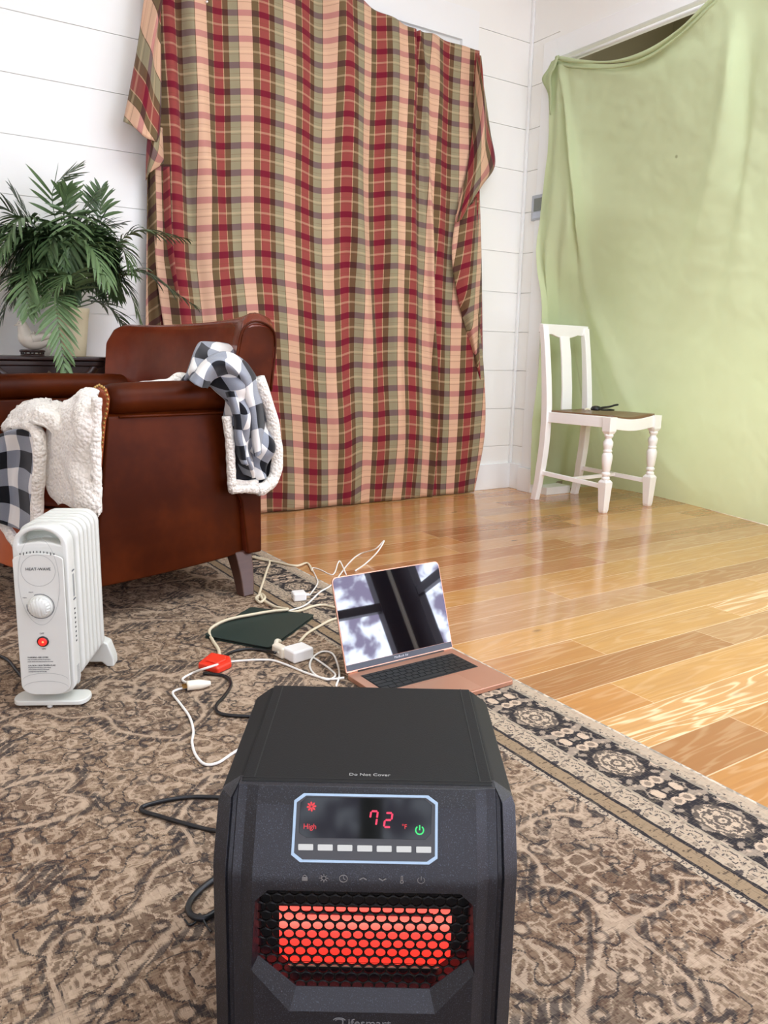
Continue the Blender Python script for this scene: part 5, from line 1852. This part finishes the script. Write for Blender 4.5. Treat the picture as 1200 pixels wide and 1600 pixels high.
    for j in range(-1, 14):
        z = .1085 + pz_ * j
        for i in range(-11, 12):
            x = px_ * (i + (.5 if j % 2 else 0))
            if not inside(x, z): continue
            fo, fi, bi = [], [], []
            for k in range(12):
                a = 2 * pi * k / 12 + pi / 6
                ro = R_ if k % 2 == 0 else R_ * cos(pi / 6)
                fo.append(bm.verts.new((x + ro * cos(a), gy0 + .0006, z + ro * sin(a))))
                fi.append(bm.verts.new((x + .0047 * cos(a), gy0, z + .0045 * sin(a))))
                bi.append(bm.verts.new((x + .0046 * cos(a), gy1, z + .0045 * sin(a))))
            for k in range(12):
                k2 = (k + 1) % 12
                bm.faces.new((fo[k], fo[k2], fi[k2], fi[k])); bm.faces.new((fi[k], fi[k2], bi[k2], bi[k]))
    obj('grille', bm, plain('grille_black', (6, 6, 7), .4, spec=.25), t)
    # glowing element behind it
    ek = NT('glowing_element', .5); ek.color((.02, .01, .01))
    ox, oy, oz = ek.sep(ek.coord())[:3]
    gr = ek.ramp(ek.step(oz, .126, .188), [(0.0, (1.0, .028, .015)), (.55, (1.0, .06, .045)), (.8, (.95, .20, .15)), (1.0, (1.0, .12, .09))])
    ek.emit(gr, 1.15)
    ex0, ex1, ez0, ez1 = -.0815, .0835, .1265, .1870
    boxobj('heating_element', ex0, ex1, .0235, .0245, ez0, ez1, ek.m, t)
    boxobj('element_bar', ex0 + .022, ex1 - .018, .0215, .0232, ez1 - .0065, ez1 - .0035, glow('dull_red_bar', (120, 8, 10), .8), t)
    boxobj('reflector_lip', ex0 + .005, ex1 - .004, .0195, .0232, ez0 - .0022, ez0 - .0004, plain('reflector_metal', (230, 190, 160), .3, metal=.6), t)
    boxobj('cavity_back', -.104, .104, .0250, .0262, .105, .232, plain('cavity_black', (8, 8, 8), .8), t)
    # brand at the bottom of the fascia
    text('brand_lettering', 'Lifesmart', .0125, frame_mtx(on_front(572, 1598, -.0085) + Vector((0, 0, -.001)), (1, 0, 0), (0, 0, 1)), plain('brand_grey', (120, 122, 124), .5), t, .0002)
    bp = on_front(530, 1597, -.0085)
    bm = bmesh.new()
    for kk, r_ in enumerate((.0045, .0028)):
        tube(bm, [bp + Vector((r_ * 1.3 * cos(a), 0, r_ * sin(a) * .8 + .001)) for a in [radians(20 + 140 * q / 6) for q in range(7)]], .0005, 5, 18)
    obj('brand_emblem', bm, plain('brand_grey2', (120, 122, 124), .5), t)
    # --- control panel on the sloping part
    def sl(px, py): return on_slope(px, py)
    c6 = lambda x, y: sl(440 + x / 4.286, 1220 + y / 4.286)
    outer = [c6(*p) for p in ((150, 82), (982, 98), (1046, 146), (1044, 520), (988, 560), (122, 544), (64, 496), (85, 130))]
    cx = sum(p[0] for p in outer) / 8; cy = sum(p[1] for p in outer) / 8
    inner = [(cx + (x - cx) * .962, cy + (y - cy) * .925) for x, y in outer]
    bm = bmesh.new()
    o1 = [bm.verts.new(SM @ Vector((x, y, .0001))) for x, y in outer]; o2 = [bm.verts.new(SM @ Vector((x, y, .0012))) for x, y in outer]
    i2 = [bm.verts.new(SM @ Vector((x, y, .0012))) for x, y in inner]; i1 = [bm.verts.new(SM @ Vector((x, y, .0001))) for x, y in inner]
    for a, b in ((o1, o2), (o2, i2), (i2, i1)):
        for k in range(8): bm.faces.new((a[k], a[(k + 1) % 8], b[(k + 1) % 8], b[k]))
    obj('display_frame', bm, plain('pale_blue_frame', (164, 190, 212), .35), t, bevel=.0003)
    bm = bmesh.new(); prism(bm, list(inner), .0001, .0004, SM)
    obj('panel_inset', bm, plain('panel_charcoal', (52, 52, 52), .45), t)
    k = NT('display_glass', .05, spec=.5); k.color((.010, .011, .010)); k.b.inputs['IOR'].default_value = 1.22
    scr = [c6(*p) for p in ((172, 108), (958, 122), (1006, 165), (1000, 352), (962, 394), (166, 380), (116, 345), (128, 145))]
    bm = bmesh.new(); prism(bm, scr, .0003, .0010, SM)
    obj('display_screen', bm, k.m, t, bevel=.0002)
    red = glow('red_led', (255, 40, 84), 1.1); red2 = glow('red_led_symbol', (240, 40, 50), .9); grn = glow('green_led', (40, 220, 110), 1.1)
    wbt = glow('lit_white_button', (255, 255, 255), .55)
    for bx in (162, 293, 424, 557, 687, 819, 951):
        byy = 443 + (bx - 162) * .022
        q = [c6(bx - 50, byy + 20), c6(bx + 50, byy + 21), c6(bx + 50, byy - 20), c6(bx - 50, byy - 21)]
        bm = bmesh.new(); prism(bm, q, .0003, .0022, SM)
        obj('button', bm, wbt, t, bevel=.0007, seg=3)
    ZS = .00115
    # seven-segment digits
    def seg_digit(px, py, segs, name):
        x0, y0 = c6(px, py)
        s = .0031
        slant = .12
        H = {'a': ((-s, 2 * s), (s, 2 * s)), 'b': ((s, 2 * s), (s, 0)), 'c': ((s, 0), (s, -2 * s)), 'd': ((-s, -2 * s), (s, -2 * s)), 'e': ((-s, 0), (-s, -2 * s)), 'f': ((-s, 2 * s), (-s, 0)), 'g': ((-s, 0), (s, 0))}
        bm = bmesh.new()
        for q in segs:
            (ax, ay), (bx, by) = H[q]
            v = Vector((bx - ax, by - ay)).normalized(); nn = Vector((-v.y, v.x)) * .00085
            a = Vector((ax, ay)) + v * .0004; b = Vector((bx, by)) - v * .0004
            pp = [a, a + v * .0005 - nn, b - v * .0005 - nn, b, b - v * .0005 + nn, a + v * .0005 + nn]
            prism(bm, [(x0 + p.x + slant * p.y, y0 + p.y) for p in pp], ZS - .0001, ZS + .0001, SM)
        obj(name, bm, red, t)
    seg_digit(616, 250, 'abcf', 'temperature_digit')
    seg_digit(714, 262, 'abged', 'temperature_digit')
    text('display_lettering', 'High', .0066, SM @ Matrix.Translation((*c6(190, 306), ZS)), red2, t, .0001)
    text('display_lettering', '\u00b0F', .0058, SM @ Matrix.Translation((*c6(822, 308), ZS)), red2, t, .0001)
    # fan symbol
    fx, fy = c6(201, 172)
    bm = bmesh.new()
    for k2 in range(8):
        a = 2 * pi * k2 / 8
        pp = [(.0006, 0), (.0035, -.0006), (.0046, .0006), (.0036, .0012), (.0016, .0010)]
        prism(bm, [(fx + x * cos(a) - y * sin(a), fy + x * sin(a) + y * cos(a)) for x, y in pp], ZS - .0001, ZS + .0001, SM)
    obj('fan_symbol', bm, red2, t)
    def power(cx_, cy_, r, w, mat, name, MM, z):
        bm = bmesh.new()
        vi = []
        for k2 in range(25):
            a = radians(125 + 290 * k2 / 24)
            vi.append([bm.verts.new(MM @ Vector((cx_ + rr * cos(a), cy_ + rr * sin(a), z))) for rr in (r - w, r + w)])
        for p_, q_ in zip(vi, vi[1:]): bm.faces.new((p_[0], p_[1], q_[1], q_[0]))
        prism(bm, [(cx_ - w, cy_), (cx_ + w, cy_), (cx_ + w, cy_ + r * 1.25), (cx_ - w, cy_ + r * 1.25)], z - .0001, z + .00005, MM)
        obj(name, bm, mat, t)
    power(*c6(924, 330), .0036, .0006, grn, 'power_symbol', SM, ZS)
    # printed symbols under the panel
    FM = frame_mtx((0, -.0083, 0), (1, 0, 0), (0, 0, 1))
    def f6(x, y):
        p = on_front(440 + x / 4.286, 1220 + y / 4.286, -.0083); return (p.x, p.z)
    ic = plain('printed_symbol_grey', (128, 126, 124), .6)
    zc = f6(550, 648)[1] - .0015
    xs = [f6(x, 648)[0] for x in (155, 283, 414, 546, 676, 806, 935)]
    def strip(bm, pts, w):
        for (ax, ay), (bx, by) in zip(pts, pts[1:]):
            v = Vector((bx - ax, by - ay)).normalized(); nn = Vector((-v.y, v.x)) * w
            prism(bm, [(ax - nn.x, ay - nn.y), (bx - nn.x, by - nn.y), (bx + nn.x, by + nn.y), (ax + nn.x, ay + nn.y)], -.0001, .0002, FM)
    def circ(bm, x, y, r, w, n=24, a0=0, a1=360):
        strip(bm, [(x + r * cos(radians(a0 + (a1 - a0) * q / n)), y + r * sin(radians(a0 + (a1 - a0) * q / n))) for q in range(n + 1)], w)
    w = .00032
    bm = bmesh.new(); prism(bm, [(xs[0] - .0025, zc - .003), (xs[0] + .0025, zc - .003), (xs[0] + .0025, zc + .0008), (xs[0] - .0025, zc + .0008)], -.0001, .0002, FM); circ(bm, xs[0], zc + .001, .0016, w, 12, 0, 180); obj('lock_symbol', bm, ic, t)
    bm = bmesh.new(); circ(bm, xs[1], zc, .0020, w)
    for q in range(8):
        a = 2 * pi * q / 8; strip(bm, [(xs[1] + .0028 * cos(a), zc + .0028 * sin(a)), (xs[1] + .0040 * cos(a), zc + .0040 * sin(a))], w)
    obj('sun_symbol', bm, ic, t)
    bm = bmesh.new(); circ(bm, xs[2], zc, .0036, w); strip(bm, [(xs[2], zc + .0022), (xs[2], zc), (xs[2] + .0018, zc - .001)], w); obj('clock_symbol', bm, ic, t)
    bm = bmesh.new(); strip(bm, [(xs[3] - .0032, zc - .0008), (xs[3], zc + .0012), (xs[3] + .0032, zc - .0008)], w * 1.4); obj('up_symbol', bm, ic, t)
    bm = bmesh.new(); strip(bm, [(xs[4] - .0032, zc + .0008), (xs[4], zc - .0012), (xs[4] + .0032, zc + .0008)], w * 1.4); obj('down_symbol', bm, ic, t)
    bm = bmesh.new(); circ(bm, xs[5], zc - .0022, .0014, w, 16); strip(bm, [(xs[5] - .0007, zc - .001), (xs[5] - .0007, zc + .0036), (xs[5] + .0007, zc + .0036), (xs[5] + .0007, zc - .001)], w); obj('thermometer_symbol', bm, ic, t)
    power(xs[6], zc, .0032, .0003, ic, 'standby_symbol', FM, .0002)
    # feet
    for x in (-.12, .12):
        for y in (.04, .25):
            bm = bmesh.new(); lathe(bm, [(.012, 0), (.014, .013)], 16, Matrix.Translation((x, y, 0)))
            obj('foot', bm, topm, t, True)
build_heater()
bpy.context.view_layer.update()
attach(radiator_cord, bpy.data.objects['oil_radiator'], 'power_cord')
attach(heater_cord, bpy.data.objects['infrared_heater'], 'power_cord')
attach(heater_loop, bpy.data.objects['infrared_heater'], 'cord_loop')

bpy.context.view_layer.update()
